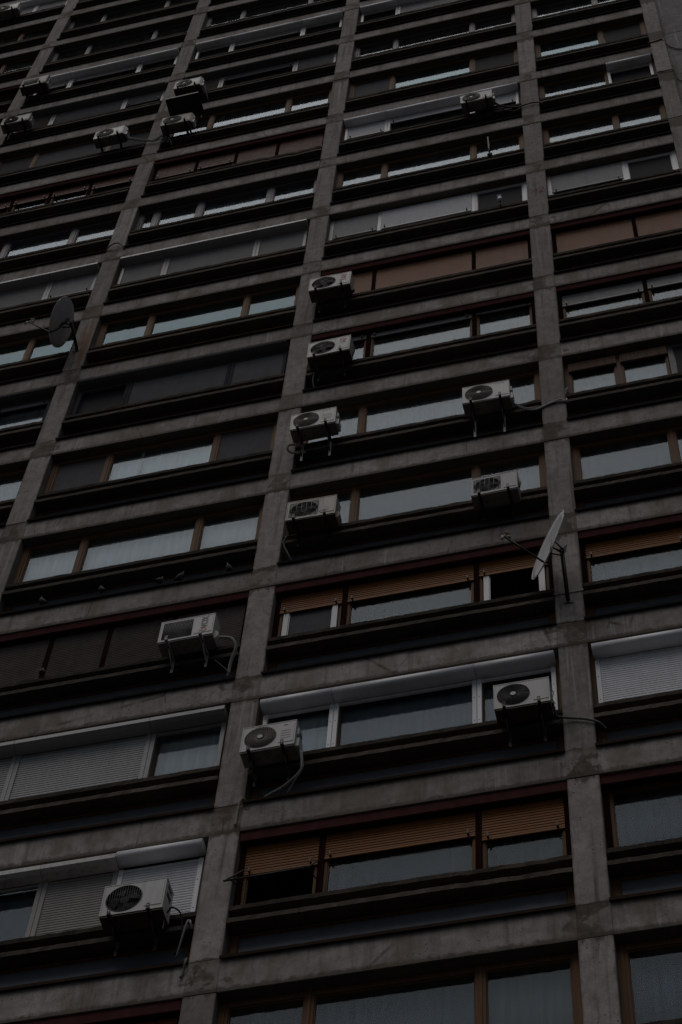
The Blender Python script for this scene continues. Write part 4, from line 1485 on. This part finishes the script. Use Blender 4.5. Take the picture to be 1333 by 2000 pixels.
seg_tube('drain_pipe', [(-4.70, -.02, ZG + .60), (-4.69, -.06, ZG + .50), (-4.71, -.025, ZG + .40), (-4.735, -.02, ZG + .30)], .015, 'hose_grey',
         'short dark tube hanging over the beam under the lowest white shutters', 'tube')

# security camera on the ledge
t = empty('security_camera', (-.735, -.02, ZG + 7 * H + 1.42), 'small white security camera on the ledge before a dark screened window', 'camera')
bm = bmnew(); tube(bm, [(0, 0, -.12), (0, -.02, .02), (0, -.04, .10)], .014, 8); put('bracket', finish(bm, 'bracket', 'black'), t)
bm = bmnew(); tube(bm, [(.0, -.03, .26), (.0, -.045, .255), (.0, -.06, .10), (.0, -.062, .09)], [.035, .045, .045, .04], 12); put('body', finish(bm, 'body', 'white'), t)
bm = bmnew(); box(bm, -.06, .045, -.10, -.02, .265, .275); put('sun_hood', finish(bm, 'sun_hood', 'white', .003), t)

# dark rod standing on the ledge
t = empty('antenna_rod', (-.92, -.01, ZG + 8 * H + 1.36), 'thin black rod standing on the ledge before a wooden window', 'rod')
bm = bmnew(); tube(bm, [(0, 0, 0), (-.012, -.012, .5), (-.028, -.02, 1.06)], .022, 8); put('rod', finish(bm, 'rod', 'black'), t)
bm = bmnew(); box(bm, -.05, .05, -.04, .03, .06, .10); put('clamp', finish(bm, 'clamp', 'black', .004), t)

# projecting shutter guide frame on the lowest left orange shutter
t = empty('shutter_arm_frame', (-3.76, .10, ZG + 1.5), 'thin dark metal frame tilted outward from the open window under orange shutters', 'frame')
def fr(p): return Vector((p[0] + 3.76, p[1] - .10, p[2] - 1.5))
bm = bmnew()
LA, LB, RA, RB = (-4.215, .12, 2.19), (-4.285, -.20, 1.665), (-3.275, .12, 2.17), (-3.285, -.20, 1.665)
tube(bm, [fr(LA), fr(LB)], .011, 6); put('arm', finish(bm, 'arm', 'arm'), t)
bm = bmnew(); tube(bm, [fr(RA), fr(RB)], .011, 6); put('arm', finish(bm, 'arm', 'arm'), t)
bm = bmnew(); tube(bm, [fr((-4.32, -.20, 1.655)), fr(RB)], .013, 6); put('front_bar', finish(bm, 'front_bar', 'black'), t)
bm = bmnew(); tube(bm, [fr((-4.25, -.17, 1.70)), fr((-4.20, .10, 1.84))], .008, 6); put('strut', finish(bm, 'strut', 'black'), t)
bm = bmnew(); tube(bm, [fr((-3.285, -.17, 1.70)), fr((-3.27, .10, 1.80))], .008, 6); put('strut', finish(bm, 'strut', 'black'), t)

# strap round the right column at the foot of the dish pole
bm = bmnew(); box(bm, -CW / 2 - .006, CW / 2 + .006, -.012, -.0085, -.022, .022)
box(bm, -CW / 2 - .010, -CW / 2 - .0045, -.008, .16, -.02, .02); box(bm, CW / 2 + .0045, CW / 2 + .010, -.008, .16, -.02, .02)
o = put('clamp_strap', finish(bm, 'clamp_strap', 'black'), None, (0, 0, ZG + 6.865))
tag(o, 'black steel strap clamped round the right column behind the dish pole', 'strap')

# number sprayed on the right column
def ribbon(name, strokes, parent, wpx):
    bm = bmnew()
    for pts in strokes:
        P = spline([(x, 0, z) for x, z in pts], 5) if len(pts) > 2 else [Vector((x, 0, z)) for x, z in pts]
        prev = None
        for i, p in enumerate(P):
            d = (P[min(i + 1, len(P) - 1)] - P[max(i - 1, 0)]).normalized()
            s = Vector((-d.z, 0, d.x)) * wpx * (.7 + .5 * abs(math.sin(i * 1.7)))
            cur = [bm.verts.new(p + s), bm.verts.new(p - s), bm.verts.new(p - s + Vector((0, .0015, 0))), bm.verts.new(p + s + Vector((0, .0015, 0)))]
            if prev:
                for q in range(4):
                    bm.faces.new((prev[q], cur[q], cur[(q + 1) % 4], prev[(q + 1) % 4]))
            prev = cur
    return finish(bm, name, 'spray')
cpart = COLUMN_OBJ.get((0, 8))
if cpart:
    base_z = cpart.location.z + BO.z
    zz = lambda v: ZG + 7 * H + v - base_z
    me = ribbon('painted_number', [[(-.12, zz(1.70)), (-.03, zz(1.84)), (.0, zz(1.90)), (-.005, zz(1.78)), (-.035, zz(1.62))],
                                   [(.045, zz(1.90)), (.085, zz(1.97)), (.125, zz(1.90)), (.10, zz(1.80)), (.04, zz(1.685)), (.085, zz(1.70)), (.15, zz(1.69))]], cpart, .010)
    put('painted_number', me, cpart, (0, -.0035, 0))

# pigeons
def pigeon_me():
    bm = bmnew()
    sp = [(-.17, .0, .085, .006, .004), (-.13, 0, .09, .024, .010), (-.08, 0, .10, .040, .028), (-.02, 0, .115, .055, .050), (.04, 0, .13, .056, .056),
          (.085, 0, .155, .040, .042), (.105, 0, .185, .026, .028), (.118, 0, .215, .025, .026), (.135, 0, .228, .018, .018), (.150, 0, .224, .006, .006), (.172, 0, .215, .002, .002)]
    rows = []
    n = 10
    for i, (x, y, z, ry, rz) in enumerate(sp):
        rows.append([bm.verts.new((x, ry * math.cos(2 * math.pi * q / n), z + rz * math.sin(2 * math.pi * q / n))) for q in range(n)])
    for i in range(len(rows) - 1):
        for q in range(n):
            f = bm.faces.new((rows[i][q], rows[i + 1][q], rows[i + 1][(q + 1) % n], rows[i][(q + 1) % n])); f.smooth = True
    bm.faces.new(rows[0]); bm.faces.new(rows[-1][::-1])
    for s in (-1, 1):
        tube(bm, [(.01, s * .02, .08), (.012, s * .022, .008)], .005, 5)
        tube(bm, [(.0, s * .022, .006), (.045, s * .024, .004)], .005, 5)
    return finish(bm, 'pigeon', 'pigeon')
PG = pigeon_me()
for x, y, z, rot, lab in (
        (-7.10, .02, zb(3) + BH + .050, 150, 'pigeon turned away on the dark sill, second from the left of its row'),
        (-5.10, .01, zb(3) + BH + .050, 200, 'pale grey pigeon on the dark sill nearest the middle column'),
        (-6.13, .06, zb(3) + BH + .050, 60, 'dark pigeon sitting upright in the shadow under the ledge, midway along'),
        (-5.78, .03, zb(3) + BH + .050, 10, 'dark pigeon with lowered head on the sill, second from the right of its row'),
        (-8.06, .02, zb(3) + BH + .050, 170, 'pigeon deep in shadow at the far left end of its sill'),
        (-7.68, .05, zb(2) + 1.432, 120, 'pigeon on the concrete ledge before the closed brown shutters')):
    o = put('pigeon', PG, None, (x, y - .03, z), (0, R(-24), R(rot)))
    o.scale = (0.72, 0.9, 1.0)
    tag(o, lab, 'pigeon', 'pigeons on the ledges')

# ------------------------------------------------------------------ street
bm = bmnew(); box(bm, -400, 400, -400, 400, -.3, -.02)
g = put('ground', finish(bm, 'ground', 'asphalt'), None); g['kind'] = 'structure'
bm = bmnew(); box(bm, -60, 60, -9, 5, -.05, .10)
g = put('pavement', finish(bm, 'pavement', 'paving', .02), None); g['kind'] = 'structure'
